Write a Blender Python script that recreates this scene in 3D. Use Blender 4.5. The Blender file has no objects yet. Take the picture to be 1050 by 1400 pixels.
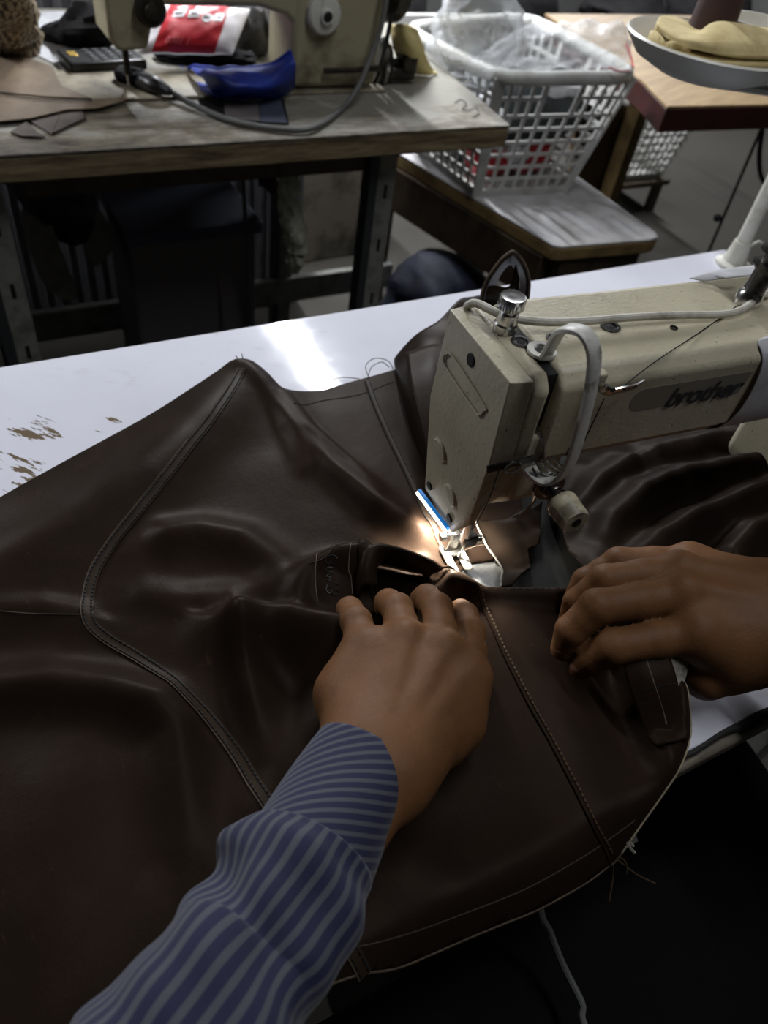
import bpy, math, random
import numpy as np
from mathutils import Matrix, Vector, Euler

random.seed(7)
rng = np.random.default_rng(7)
scene = bpy.context.scene
col = scene.collection

# ------------------------------------------------------------------ camera
F_PX = 1036.05
RC = np.array([[0.8808491355566556, -0.45646373561320325, 0.1254817056750997],
               [-0.2527282303988301, -0.677563042040318, -0.6906784820888414],
               [0.40029144625955776, 0.5766707744728441, -0.7121920920091164]])   # rows: right, down, forward
CAM = np.array([-0.274, -0.284, 1.19])
cd = bpy.data.cameras.new('camera')
cam = bpy.data.objects.new('camera', cd)
col.objects.link(cam)
mw = Matrix.Identity(4)
for i in range(3):
    mw[i][0] = RC[0][i]; mw[i][1] = -RC[1][i]; mw[i][2] = -RC[2][i]; mw[i][3] = CAM[i]
cam.matrix_world = mw
cd.sensor_fit = 'AUTO'
cd.sensor_width = 36.0
cd.lens = F_PX / 1400 * 36.0
cd.clip_start = 0.02
cd.clip_end = 30
cd.dof.use_dof = True
cd.dof.focus_distance = 0.50
cd.dof.aperture_fstop = 8.0
scene.camera = cam

# ------------------------------------------------------------------ world, lights, exposure
vs = scene.view_settings
vs.view_transform = 'Standard'
vs.look = 'None'
vs.gamma = 1.0
vs.use_curve_mapping = False
vs.exposure = 0.0
w = bpy.data.worlds.new('world')
scene.world = w
w.use_nodes = True
w.node_tree.nodes['Background'].inputs[0].default_value = (0.55, 0.6, 0.75, 1)
w.node_tree.nodes['Background'].inputs[1].default_value = 0.01

TUBES = [(0.585, 1.92, 1.72, 54.0), (-0.95, 1.92, 1.72, 36.0), (2.6, 3.1, 1.9, 60.0), (0.35, -0.2, 2.5, 11.0)]     # first tube follows the table streak, others are added unseen fill; x, y, z, watts
def area_light(name, loc, sx, sy, power, colr, direction=(0, 0, -1)):
    l = bpy.data.lights.new(name, 'AREA')
    l.shape = 'RECTANGLE'; l.size = sx; l.size_y = sy; l.energy = power; l.color = colr
    o = bpy.data.objects.new(name, l)
    col.objects.link(o)
    o.location = loc
    o.rotation_euler = Vector(direction).to_track_quat('-Z', 'Y').to_euler()
    return o
for tx, ty, tz, tp in TUBES:
    area_light('tube_light', (tx, ty, tz - 0.02), 0.03, 1.2, tp, (0.93, 0.96, 1.0))

# ------------------------------------------------------------------ pixel helpers (photo pixel + a real height or depth -> a point)
def ray(px, py):
    return RC.T @ np.array([px - 525.0, py - 700.0, F_PX])
def at(px, py, z):
    d = ray(px, py); return CAM + d * ((z - CAM[2]) / d[2])
def aty(px, py, y):
    d = ray(px, py); return CAM + d * ((y - CAM[1]) / d[1])

# machine frame
DM = -0.09585
MX = Matrix.Translation((0, 0, 0.75)) @ Matrix.Rotation(DM, 4, 'Z')
MR = np.array(MX.to_3x3()); MO = np.array(MX.to_translation())
def mw_(p): return MO + MR @ np.array(p, float)
def atm(px, py, ax, val):
    n = MR[:, ax]; d = ray(px, py)
    q = CAM + d * ((MO + n * val - CAM).dot(n) / d.dot(n))
    return MR.T @ (q - MO)

# ------------------------------------------------------------------ materials
def lin(c):
    return tuple(((x / 12.92) if x <= 0.04045 else ((x + 0.055) / 1.055) ** 2.4) for x in c)
def S(r, g, b):
    return lin((r / 255, g / 255, b / 255))
class Nt:
    def __init__(s, name):
        s.m = bpy.data.materials.new(name); s.m.use_nodes = True
        s.t = s.m.node_tree; s.b = s.t.nodes['Principled BSDF']
        s.tc = s.t.nodes.new('ShaderNodeTexCoord')
    def n(s, typ, **kw):
        x = s.t.nodes.new(typ)
        for k, v in kw.items(): setattr(x, k, v)
        return x
    def l(s, a, b): s.t.links.new(a, b)
    def coord(s, scale=(1, 1, 1), kind='Object', rot=(0, 0, 0)):
        mp = s.n('ShaderNodeMapping'); mp.inputs['Rotation'].default_value = rot
        s.l(s.tc.outputs[kind], mp.inputs[0])
        m2 = s.n('ShaderNodeMapping'); m2.inputs['Scale'].default_value = scale
        s.l(mp.outputs[0], m2.inputs[0]); return m2.outputs[0]
    def noise(s, scale, detail=4, rough=.6, vec=None, dist=0):
        x = s.n('ShaderNodeTexNoise'); x.inputs['Scale'].default_value = scale
        x.inputs['Detail'].default_value = detail; x.inputs['Roughness'].default_value = rough
        x.inputs['Distortion'].default_value = dist
        s.l(vec if vec is not None else s.tc.outputs['Object'], x.inputs['Vector']); return x.outputs['Fac']
    def ramp(s, fac, lo, hi, a=0.0, b=1.0):
        x = s.n('ShaderNodeMapRange'); x.inputs[1].default_value = lo; x.inputs[2].default_value = hi
        x.inputs[3].default_value = a; x.inputs[4].default_value = b
        s.l(fac, x.inputs[0]); return x.outputs[0]
    def math(s, op, a, b=None):
        x = s.n('ShaderNodeMath', operation=op)
        for i, v in enumerate((a, b)):
            if v is None: continue
            if isinstance(v, (int, float)): x.inputs[i].default_value = v
            else: s.l(v, x.inputs[i])
        return x.outputs[0]
    def mix(s, fac, a, b):
        x = s.n('ShaderNodeMix', data_type='RGBA')
        if isinstance(fac, (int, float)): x.inputs[0].default_value = fac
        else: s.l(fac, x.inputs[0])
        for i, v in ((6, a), (7, b)):
            if isinstance(v, tuple): x.inputs[i].default_value = (*v, 1)
            else: s.l(v, x.inputs[i])
        return x.outputs[2]
    def bump(s, fac, strength, dist=0.001, prev=None):
        x = s.n('ShaderNodeBump'); x.inputs['Strength'].default_value = strength
        x.inputs['Distance'].default_value = dist
        s.l(fac, x.inputs['Height'])
        if prev is not None: s.l(prev, x.inputs['Normal'])
        s.l(x.outputs[0], s.b.inputs['Normal']); return x.outputs[0]
    def color(s, c):
        if isinstance(c, tuple): s.b.inputs['Base Color'].default_value = (*c, 1)
        else: s.l(c, s.b.inputs['Base Color'])
    def set(s, **kw):
        for k, v in kw.items(): s.b.inputs[k.replace('_', ' ')].default_value = v

MATS = {}
def simple(name, c, rough=.5, metal=0., c2=None, nscale=30, lo=.45, hi=.65, bump=0, bscale=200, bdist=.0005, **kw):
    t = Nt(name)
    if c2 is not None:
        t.color(t.mix(t.ramp(t.noise(nscale, 5), lo, hi), c, c2))
    else:
        t.color(c)
    t.set(Roughness=rough, Metallic=metal, **kw)
    if bump: t.bump(t.noise(bscale, 3), bump, bdist)
    MATS[name] = t.m
    return t.m

# leather
t = Nt('leather')
n1 = t.noise(9, 5, .6); n2 = t.noise(45, 6, .65); n3 = t.noise(140, 4, .6, t.coord((1, .25, 1)))
c = t.mix(t.ramp(n1, .35, .7), S(32, 24, 19), S(39, 29, 23))
c = t.mix(t.ramp(n2, .55, .8, 0, .35), c, S(52, 40, 31))
c = t.mix(t.ramp(n3, .68, .76, 0, .25), c, S(84, 68, 54))
t.color(c)
t.l(t.ramp(n2, .3, .8, .36, .48), t.b.inputs['Roughness'])
vor = t.n('ShaderNodeTexVoronoi', feature='DISTANCE_TO_EDGE'); vor.inputs['Scale'].default_value = 700
t.l(t.tc.outputs['Object'], vor.inputs['Vector'])
b1 = t.bump(vor.outputs['Distance'], .12, .0006)
t.bump(t.noise(70, 7, .75), .35, .0010, b1)
t.b.inputs['Specular IOR Level'].default_value = .045
t.b.inputs['Specular Tint'].default_value = (1.0, .80, .64, 1)
MATS['leather'] = t.m
simple('leather_dark', S(30, 23, 19), .45, c2=S(38, 30, 24), nscale=14, bump=.2, bscale=70, bdist=.001, Specular_IOR_Level=.05, Specular_Tint=(1., .8, .64, 1))
simple('apron_dark', S(11, 10, 10), .8, c2=S(16, 14, 13), nscale=12, Specular_IOR_Level=.1)
simple('leather_edge', S(82, 67, 52), .8, c2=S(58, 46, 36), nscale=80)
simple('edge_tan', S(150, 138, 116), .9, c2=S(110, 98, 80), nscale=60)
simple('suede', S(150, 145, 135), .95, c2=S(110, 104, 96), nscale=300, bump=.6, bscale=500)
simple('thread_brown', S(12, 9, 8), .8)
simple('leather_band', S(50, 39, 30), .5, c2=S(40, 31, 24), nscale=30, bump=.25, bscale=300, Specular_IOR_Level=.08)
simple('thread_tan', S(76, 58, 38), .6)
simple('thread_black', S(20, 18, 18), .6)
simple('ink', S(18, 15, 15), .5)
simple('chalk', S(98, 86, 75), .9)
simple('chalk_faint', S(58, 48, 41), .9)

# machine paint: hammered cream enamel with black specks
t = Nt('machine_paint')
sp = t.ramp(t.noise(420, 2, .5), .70, .73)
sp2 = t.ramp(t.noise(90, 4, .7), .70, .74)
c = t.mix(t.ramp(t.noise(16, 5), .35, .75), S(190, 182, 158), S(164, 156, 134))
c = t.mix(t.math('MULTIPLY', sp, .8), c, S(40, 36, 30))
c = t.mix(t.math('MULTIPLY', sp2, .75), c, S(60, 54, 46))
sm = t.ramp(t.noise(28, 6, .7, t.coord((1, 1, .35)), .8), .60, .78, 0, .55)
c = t.mix(sm, c, S(78, 72, 60))
t.color(c); t.set(Roughness=.42)
t.bump(t.noise(330, 2, .4), .35, .0008)
MATS['machine_paint'] = t.m
simple('machine_badge', S(128, 122, 108), .5)
simple('badge_text', S(30, 30, 36), .5)
simple('slot_black', S(10, 10, 10), .7)
simple('white_paint', S(205, 203, 196), .4, c2=S(120, 114, 104), nscale=60, lo=.58, hi=.72)
simple('chrome', (.62, .61, .6), .22, 1., c2=(.2, .19, .18), nscale=120, lo=.5, hi=.75)
simple('dark_steel', (.16, .15, .145), .35, 1., c2=(.05, .05, .05), nscale=90)
simple('bright_steel', (.8, .8, .8), .25, 1.)
simple('bed_shaded', S(38, 38, 36), .5, c2=S(30, 30, 28), nscale=25, Specular_IOR_Level=.2)  # shadow over the bed is put into this darkened colour
simple('plate_steel', (.75, .76, .76), .38, .6, c2=(.5, .51, .5), nscale=50)
simple('foot_white', S(225, 220, 205), .45)
simple('cable_white', S(196, 192, 180), .5, c2=S(140, 134, 122), nscale=45)
simple('knob_cream', S(196, 186, 158), .5, c2=S(120, 112, 94), nscale=70)
simple('paper', S(196, 196, 200), .7, c2=S(164, 164, 166), nscale=18)
simple('blue_plastic', S(20, 100, 170), .3, Emission_Color=(*S(20, 120, 200), 1), Emission_Strength=.5)
t = Nt('led_white'); t.color((1, 1, 1)); t.set(Emission_Color=(1, .97, .9, 1), Emission_Strength=9.0); MATS['led_white'] = t.m
t = Nt('tube_glow'); t.color((1, 1, 1)); t.set(Emission_Color=(.93, .96, 1, 1), Emission_Strength=6.0); MATS['tube_glow'] = t.m

# skin
t = Nt('skin')
c = t.mix(t.ramp(t.noise(30, 4), .35, .7), S(104, 71, 44), S(118, 81, 52))
c = t.mix(t.ramp(t.noise(110, 3), .55, .8, 0, .35), c, S(94, 58, 42))
t.color(c); t.set(Roughness=.55, Subsurface_Weight=.08, Subsurface_Scale=.01, Specular_IOR_Level=.2)
t.b.inputs['Subsurface Radius'].default_value = (1, .4, .25)
vo = t.n('ShaderNodeTexVoronoi', feature='DISTANCE_TO_EDGE'); vo.inputs['Scale'].default_value = 620
t.l(t.coord((1, 1.6, 1)), vo.inputs['Vector'])
b1 = t.bump(vo.outputs['Distance'], .25, .0006)
t.bump(t.noise(160, 4, .6), .3, .0012, b1)
MATS['skin'] = t.m
simple('nail', S(134, 98, 78), .35)

# striped shirt cloth: u around the arm, v along it (UV in metres)
def stripe_cloth(name, ku, kv, period):
    t = Nt(name)
    sx = t.n('ShaderNodeSeparateXYZ'); t.l(t.tc.outputs['UV'], sx.inputs[0])
    ph = t.math('ADD', t.math('MULTIPLY', sx.outputs[0], ku / period), t.math('MULTIPLY', sx.outputs[1], kv / period))
    fr = t.math('FRACT', ph)
    tri = t.math('ABSOLUTE', t.math('SUBTRACT', fr, .5))          # 0 centre of grey stripe .. .5
    grey = t.ramp(tri, .17, .22, 1, 0)
    fr2 = t.math('ABSOLUTE', t.math('SUBTRACT', t.math('FRACT', t.math('MULTIPLY', ph, 6.0)), .5))
    fine = t.ramp(fr2, .05, .3, .35, 0)
    c = t.mix(grey, S(23, 24, 60), S(76, 78, 87))
    c = t.mix(fine, c, S(19, 20, 50))
    t.color(c); t.set(Roughness=.85, Sheen_Weight=.15)
    t.bump(t.noise(900, 2), .2, .0004)
    MATS[name] = t.m
stripe_cloth('sleeve_cloth', 1.0, .12, .0074)
stripe_cloth('cuff_cloth', .62, 1.0, .0066)

# white laminate table
t = Nt('white_laminate')
c = t.mix(t.ramp(t.noise(5, 4), .35, .7), S(222, 222, 232), S(210, 210, 220))
c = t.mix(t.ramp(t.noise(26, 6, .7, t.coord((1, 2.2, 1), rot=(0, 0, .5))), .60, .72, 0, .3), c, S(176, 172, 170))
# chipped patches where the laminate has worn through
chipn = t.noise(60, 5, .65, t.coord((.45, 1.7, 1), rot=(0, 0, 0.86)))
tot = None
for (cx, cy, rr) in ((-.262, .262, .035), (-.275, .205, .03), (-.20, .245, .016), (-.31, .24, .04)):
    vm = t.n('ShaderNodeVectorMath', operation='DISTANCE'); t.l(t.tc.outputs['Object'], vm.inputs[0])
    vm.inputs[1].default_value = (cx, cy, .75)
    k = t.ramp(vm.outputs['Value'], rr * .3, rr, .17, 0)
    tot = k if tot is None else t.math('MAXIMUM', tot, k)
chip = t.ramp(t.math('ADD', chipn, tot), .66, .69)
chip = t.math('MULTIPLY', chip, t.ramp(tot, .0, .03))
c = t.mix(chip, c, S(112, 98, 80))
t.color(c)
t.l(t.ramp(t.noise(40, 4), .3, .7, .05, .09), t.b.inputs['Roughness'])
t.b.inputs['Specular IOR Level'].default_value = .35
t.bump(t.noise(120, 3), .05, .0006)
MATS['white_laminate'] = t.m
simple('table_edge', S(120, 112, 98), .6, c2=S(80, 74, 64), nscale=30)
simple('edge_glue', S(36, 34, 32), .8)

# worn old bench
t = Nt('worn_bench')
sx = t.n('ShaderNodeSeparateXYZ'); t.l(t.tc.outputs['Object'], sx.inputs[0])
big = t.noise(5, 7, .68, t.coord((.8, 1.5, 1)), .4); fine = t.noise(30, 7, .75, t.coord((.5, 1.6, 1)))
grime = t.math('ADD', t.math('MULTIPLY', big, .7), t.math('MULTIPLY', fine, .45))
grime = t.math('ADD', grime, t.ramp(sx.outputs[1], -.35, .1, .07, -.12))
grime = t.math('ADD', grime, t.ramp(sx.outputs[0], .0, .9, .04, -.06))
c = t.mix(t.ramp(grime, .55, .60), S(132, 129, 119), S(112, 104, 90))
c = t.mix(t.ramp(grime, .60, .66), c, S(84, 76, 62))
c = t.mix(t.ramp(grime, .68, .72), c, S(50, 42, 34))
c = t.mix(t.ramp(t.noise(70, 5, .8, t.coord((.6, 1.3, 1))), .64, .70, 0, .7), c, S(60, 50, 40))
t.color(c); t.set(Roughness=.6)
t.bump(grime, .5, .003)
MATS['worn_bench'] = t.m
t = Nt('worn_edge')
g = t.noise(20, 6, .7, t.coord((.35, 1, 3)))
c = t.mix(t.ramp(g, .35, .6), S(150, 134, 104), S(96, 82, 60)); c = t.mix(t.ramp(g, .58, .72), c, S(46, 38, 28))
t.color(c); t.set(Roughness=.6); t.bump(g, .6, .003); MATS['worn_edge'] = t.m
simple('leg_grey', S(128, 128, 122), .5, c2=S(96, 95, 90), nscale=30)
simple('leg_dark', S(46, 48, 50), .5)
simple('old_machine', S(160, 152, 126), .5, c2=S(84, 74, 56), nscale=14, lo=.52, hi=.75, bump=.2, bscale=60, bdist=.002)
simple('old_bed', S(150, 142, 122), .55, c2=S(92, 82, 66), nscale=16, lo=.4, hi=.65)
simple('old_iron', S(40, 38, 34), .5, .6, c2=S(70, 62, 50), nscale=60)
simple('tan_leather', S(108, 92, 74), .6, c2=S(90, 74, 58), nscale=20, bump=.2, bscale=120)
simple('brown_scrap', S(74, 62, 56), .6, c2=S(58, 48, 42), nscale=30)
t = Nt('snake_cloth')
ck = t.n('ShaderNodeTexChecker'); ck.inputs['Scale'].default_value = 130; t.l(t.coord((1, 1, .6), rot=(0, 0, .6)), ck.inputs['Vector'])
c = t.mix(ck.outputs['Fac'], S(150, 134, 108), S(64, 52, 38)); c = t.mix(t.ramp(t.noise(20, 4), .45, .65), c, S(98, 82, 60))
t.color(c); t.set(Roughness=.8); MATS['snake_cloth'] = t.m
simple('black_cloth', S(26, 25, 27), .9, c2=S(18, 17, 19), nscale=30, Specular_IOR_Level=.2)
simple('grey_cloth', S(60, 58, 58), .85, c2=S(44, 43, 44), nscale=30)
simple('blue_cloth', S(26, 52, 150), .55, c2=S(18, 38, 116), nscale=18, bump=.4, bscale=60, bdist=.003)
simple('navy', S(26, 30, 52), .7, c2=S(18, 20, 36), nscale=20)
simple('yellow_cloth', S(206, 190, 130), .8, c2=S(182, 166, 110), nscale=20)
simple('foam_yellow', S(206, 188, 138), .85, c2=S(186, 166, 116), nscale=40, bump=.2, bscale=100, bdist=.001)
simple('black_plastic', S(26, 26, 28), .4)
simple('key_grey', S(96, 98, 100), .5)
simple('key_dark', S(58, 60, 62), .5)
simple('gold', S(190, 160, 80), .4, .5)
simple('grey_rubber', S(96, 96, 94), .6)
simple('swatch_grey', S(98, 92, 92), .7)
simple('swatch_blue', S(64, 68, 86), .7)
simple('basket_white', S(206, 206, 202), .45, c2=S(180, 178, 172), nscale=14)
simple('red_pack', S(176, 34, 44), .4, c2=S(140, 24, 34), nscale=20)
simple('blue_pack', S(60, 110, 170), .4, c2=S(40, 80, 140), nscale=20)
simple('white_pack', S(190, 190, 192), .5, c2=S(140, 140, 144), nscale=18)
simple('dark_pack', S(34, 42, 44), .5, c2=S(20, 24, 26), nscale=18)
simple('print_red', S(190, 30, 44), .4, c2=S(170, 24, 36), nscale=15, bump=.3, bscale=30, bdist=.004)
simple('print_white', S(206, 202, 206), .5)
simple('print_pink', S(226, 120, 128), .5)
simple('print_black', S(30, 30, 34), .5)
t = Nt('clear_film')
t.color((.9, .9, .92)); t.set(Roughness=.12, Alpha=.34); t.b.inputs['Specular IOR Level'].default_value = 1.0
t.bump(t.noise(45, 5, .7, None, 1.5), .9, .01); MATS['clear_film'] = t.m
t = Nt('milky_film')
t.color((.7, .71, .73)); t.set(Roughness=.3, Alpha=.38); t.b.inputs['Specular IOR Level'].default_value = .7
t.bump(t.noise(30, 4, .6, None, 1.), .6, .01); MATS['milky_film'] = t.m
simple('low_white', S(206, 204, 206), .4, c2=S(180, 176, 174), nscale=14)
simple('dark_wood', S(70, 56, 40), .6, c2=S(46, 36, 26), nscale=20)
t = Nt('ply_wood')
g = t.noise(9, 6, .65, t.coord((.6, 5, 1), rot=(0, 0, -.35)), .6)
c = t.mix(t.ramp(g, .35, .62), S(168, 142, 104), S(140, 114, 80)); c = t.mix(t.ramp(g, .6, .72), c, S(98, 76, 52))
t.color(c); t.set(Roughness=.55); MATS['ply_wood'] = t.m
simple('red_edge', S(62, 26, 23), .5, c2=S(48, 23, 20), nscale=20)
simple('brown_board', S(98, 78, 50), .6, c2=S(74, 58, 38), nscale=12)
simple('tan_board', S(140, 116, 74), .6, c2=S(112, 90, 56), nscale=18)
simple('dish_white', S(216, 212, 202), .35)
simple('dish_grey', S(124, 124, 118), .45)
simple('cone_red', S(58, 36, 34), .7, bump=.3, bscale=300)
simple('post_white', S(204, 202, 192), .4, c2=S(176, 172, 160), nscale=30)
simple('concrete', S(60, 57, 51), .9, c2=S(54, 51, 46), nscale=3, bump=.2, bscale=90, bdist=.003)
simple('wall_paint', S(84, 84, 82), .85, c2=S(76, 76, 74), nscale=4)
simple('ceiling_paint', S(110, 110, 106), .9)
simple('panel_grey', S(128, 128, 134), .6, c2=S(104, 104, 110), nscale=12)
simple('sole_rubber', S(112, 110, 106), .8, c2=S(96, 94, 90), nscale=30)
simple('plastic_bag', S(186, 188, 172), .45, c2=S(120, 120, 108), nscale=26, bump=.5, bscale=50, bdist=.005)
simple('cardboard', S(120, 112, 100), .8, c2=S(66, 62, 56), nscale=10)
simple('pedal_iron', S(34, 34, 34), .6, .3)

# ------------------------------------------------------------------ mesh helpers (all in world metres; parts are moved into their thing's frame)
XF = {}
def V3(p): return np.array(p, float)
class G:
    def __init__(s): s.v = []; s.f = []; s.uv = {}
    def add(s, vs, fs):
        o = len(s.v); s.v.extend([tuple(float(a) for a in p) for p in vs]); s.f.extend([tuple(i + o for i in f) for f in fs]); return o
    def box(s, c, d, rot=None):
        c = V3(c); hx, hy, hz = d[0] / 2, d[1] / 2, d[2] / 2
        R = np.eye(3) if rot is None else np.array(Euler(rot).to_matrix())
        vs = [c + R @ np.array((sx * hx, sy * hy, sz * hz)) for sx in (-1, 1) for sy in (-1, 1) for sz in (-1, 1)]
        s.add(vs, [(0, 1, 3, 2), (4, 6, 7, 5), (0, 4, 5, 1), (2, 3, 7, 6), (0, 2, 6, 4), (1, 5, 7, 3)]); return s
    def bar(s, a, b, wdt, hgt, up=(0, 0, 1)):
        a, b = V3(a), V3(b); d = b - a; d /= np.linalg.norm(d); u = V3(up)
        sd = np.cross(d, u); sd /= np.linalg.norm(sd); u = np.cross(sd, d)
        vs = [p + sd * (i * wdt / 2) + u * (j * hgt / 2) for p in (a, b) for i, j in ((-1, -1), (1, -1), (1, 1), (-1, 1))]
        s.add(vs, [(3, 2, 1, 0), (4, 5, 6, 7), (0, 1, 5, 4), (1, 2, 6, 5), (2, 3, 7, 6), (3, 0, 4, 7)]); return s
    def prism(s, pts, off):
        n = len(pts); off = V3(off); P = [V3(p) for p in pts]
        vs = P + [p + off for p in P]
        s.add(vs, [tuple(range(n))[::-1], tuple(range(n, 2 * n))] + [(i, (i + 1) % n, n + (i + 1) % n, n + i) for i in range(n)]); return s
    def tube(s, pts, r, n=10, caps=True, flat=None, up=(0, 0, 1)):
        P = [V3(p) for p in pts]; m = len(P); rr = r if hasattr(r, '__len__') else [r] * m
        T = [P[min(i + 1, m - 1)] - P[max(i - 1, 0)] for i in range(m)]
        T = [x / max(np.linalg.norm(x), 1e-9) for x in T]
        u = V3(up)
        if abs(T[0].dot(u)) > .95: u = V3((1, 0, 0))
        vs = []
        for i in range(m):
            sd = np.cross(T[i], u); sd /= np.linalg.norm(sd); u = np.cross(sd, T[i])
            for k in range(n):
                a = 2 * math.pi * k / n
                e = (1, 1) if flat is None else flat
                vs.append(P[i] + sd * (math.cos(a) * rr[i] * e[0]) + u * (math.sin(a) * rr[i] * e[1]))
        fs = [(i * n + k, i * n + (k + 1) % n, (i + 1) * n + (k + 1) % n, (i + 1) * n + k) for i in range(m - 1) for k in range(n)]
        if caps: fs += [tuple(range(n))[::-1], tuple(range((m - 1) * n, m * n))]
        s.add(vs, fs); return s
    def lathe(s, prof, base, axis=(0, 0, 1), n=24, knurl=0, kn_range=None, caps=(1, 1)):
        ax = V3(axis); ax /= np.linalg.norm(ax); h = V3((1, 0, 0)) if abs(ax[0]) < .9 else V3((0, 1, 0))
        e1 = np.cross(ax, h); e1 /= np.linalg.norm(e1); e2 = np.cross(ax, e1); b = V3(base); vs = []
        for j, (r, z) in enumerate(prof):
            for k in range(n):
                a = 2 * math.pi * k / n; q = r
                if knurl and kn_range and kn_range[0] <= j <= kn_range[1]: q = r * (1 + (knurl if k % 2 else -knurl))
                vs.append(b + ax * z + (e1 * math.cos(a) + e2 * math.sin(a)) * q)
        m = len(prof)
        fs = [(i * n + k, i * n + (k + 1) % n, (i + 1) * n + (k + 1) % n, (i + 1) * n + k) for i in range(m - 1) for k in range(n)]
        if caps[0]: fs += [tuple(range(n))[::-1]]
        if caps[1]: fs += [tuple(range((m - 1) * n, m * n))]
        s.add(vs, fs); return s
    def grid(s, A, closed=False, uv=None):
        A = np.asarray(A); r, c = A.shape[:2]
        cc = c if closed else c - 1
        fs = [(i * c + j, i * c + (j + 1) % c, (i + 1) * c + (j + 1) % c, (i + 1) * c + j) for i in range(r - 1) for j in range(cc)]
        o = s.add(A.reshape(-1, 3), fs); return s
    def build(s, name, m, parent=None, smooth=35, bevel=0, solid=0, seg=2, subsurf=0):
        return mk(name, np.array(s.v), s.f, m, parent, smooth, bevel, solid, seg, subsurf)

def mk(name, v, f, m, parent=None, smooth=35, bevel=0, solid=0, seg=2, subsurf=0, uv=None, keep=False):
    v = np.asarray(v, float)
    me = bpy.data.meshes.new(name)
    o = bpy.data.objects.new(name, me)
    col.objects.link(o)
    if parent is not None:
        X = XF[parent.name]; inv = np.array(X.inverted())
        v = v @ inv[:3, :3].T + inv[:3, 3]
        o.parent = parent; XF[o.name] = X
    elif not keep:
        c = np.array([(v[:, 0].min() + v[:, 0].max()) / 2, (v[:, 1].min() + v[:, 1].max()) / 2, v[:, 2].min()])
        v = v - c; o.location = c; XF[o.name] = Matrix.Translation(c)
    else:
        XF[o.name] = Matrix.Identity(4)
    me.from_pydata([tuple(p) for p in v.tolist()], [], [tuple(x) for x in f])
    if uv is not None:
        ul = me.uv_layers.new(name='UVMap')
        li = np.zeros(len(me.loops), np.int32); me.loops.foreach_get('vertex_index', li)
        ul.data.foreach_set('uv', np.asarray(uv, np.float32)[li].ravel())
    me.materials.append(MATS[m] if isinstance(m, str) else m)
    me.update()
    if smooth:
        me.polygons.foreach_set('use_smooth', [True] * len(me.polygons))
        if smooth < 180: me.set_sharp_from_angle(angle=math.radians(smooth))
    if solid:
        md = o.modifiers.new('thickness', 'SOLIDIFY'); md.thickness = solid; md.offset = -1
    if bevel:
        md = o.modifiers.new('bevel', 'BEVEL'); md.width = bevel; md.segments = seg; md.limit_method = 'ANGLE'; md.angle_limit = math.radians(38)
    if subsurf:
        md = o.modifiers.new('subdiv', 'SUBSURF'); md.levels = subsurf; md.render_levels = subsurf
    return o
def tag(o, label=None, cat=None, group=None, kind=None):
    if label: o['label'] = label
    if cat: o['category'] = cat
    if group: o['group'] = group
    if kind: o['kind'] = kind
    return o
def thing(name, label, cat, loc=(0, 0, 0), rz=0, group=None):
    o = bpy.data.objects.new(name, None); col.objects.link(o)
    o.empty_display_size = .05
    o.location = loc; o.rotation_euler = (0, 0, rz)
    XF[o.name] = Matrix.Translation(loc) @ Matrix.Rotation(rz, 4, 'Z')
    return tag(o, label, cat, group)
def struct(o, label=None, cat=None):
    o['kind'] = 'structure'; return tag(o, label, cat)
def cr(P, n, closed=False):
    """Catmull-Rom resample of a polyline to n points."""
    P = [V3(p) for p in P]; m = len(P); out = []
    for i in range(n):
        t = i / (n - 1) * (m - 1) if not closed else i / n * m
        k = int(min(math.floor(t), m - 2)) if not closed else int(t) % m; u = t - (k if not closed else int(t))
        g = (lambda j: P[j % m]) if closed else (lambda j: P[j] if 0 <= j < m else (2 * P[0] - P[1] if j < 0 else 2 * P[-1] - P[-2]))
        p0, p1, p2, p3 = g(k - 1), g(k), g(k + 1), g(k + 2)
        out.append(.5 * (2 * p1 + (p2 - p0) * u + (2 * p0 - 5 * p1 + 4 * p2 - p3) * u * u + (3 * p1 - p0 - 3 * p2 + p3) * u ** 3))
    return np.array(out)
def loft(rows, nu, nv):
    A = np.array([cr(r, nv) for r in rows])
    return np.array([cr(A[:, j], nu) for j in range(nv)]).transpose(1, 0, 2)
def vnoise(X, Y, scale, seed=0):
    """smooth value noise in numpy"""
    r = np.random.default_rng(seed); T = r.random((64, 64)) * 2 - 1
    x = np.asarray(X) * scale + 17.3; y = np.asarray(Y) * scale + 9.1
    xi = np.floor(x).astype(int); yi = np.floor(y).astype(int); fx = x - xi; fy = y - yi
    fx = fx * fx * (3 - 2 * fx); fy = fy * fy * (3 - 2 * fy)
    g = lambda a, b: T[a % 64, b % 64]
    return (g(xi, yi) * (1 - fx) + g(xi + 1, yi) * fx) * (1 - fy) + (g(xi, yi + 1) * (1 - fx) + g(xi + 1, yi + 1) * fx) * fy
def text_mesh(body, size=1.0, offset=0.0, shear=0.0, spacing=1.0):
    cu = bpy.data.curves.new('lettering', 'FONT'); cu.body = body; cu.size = size; cu.offset = offset; cu.shear = shear
    cu.space_character = spacing; cu.resolution_u = 4
    o = bpy.data.objects.new('lettering', cu); col.objects.link(o)
    dg = bpy.context.evaluated_depsgraph_get(); dg.update()
    me = o.evaluated_get(dg).to_mesh()
    v = np.array([tuple(x.co) for x in me.vertices]); f = [tuple(p.vertices) for p in me.polygons]
    o.evaluated_get(dg).to_mesh_clear()
    bpy.data.objects.remove(o); bpy.data.curves.remove(cu)
    return v, f
def in_poly(X, Y, poly):
    ins = np.zeros(X.shape, bool); n = len(poly)
    for i in range(n):
        x1, y1 = poly[i]; x2, y2 = poly[(i + 1) % n]
        if y1 == y2: continue
        c = ((y1 > Y) != (y2 > Y)) & (X < (x2 - x1) * (Y - y1) / (y2 - y1) + x1)
        ins ^= c
    return ins
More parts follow.
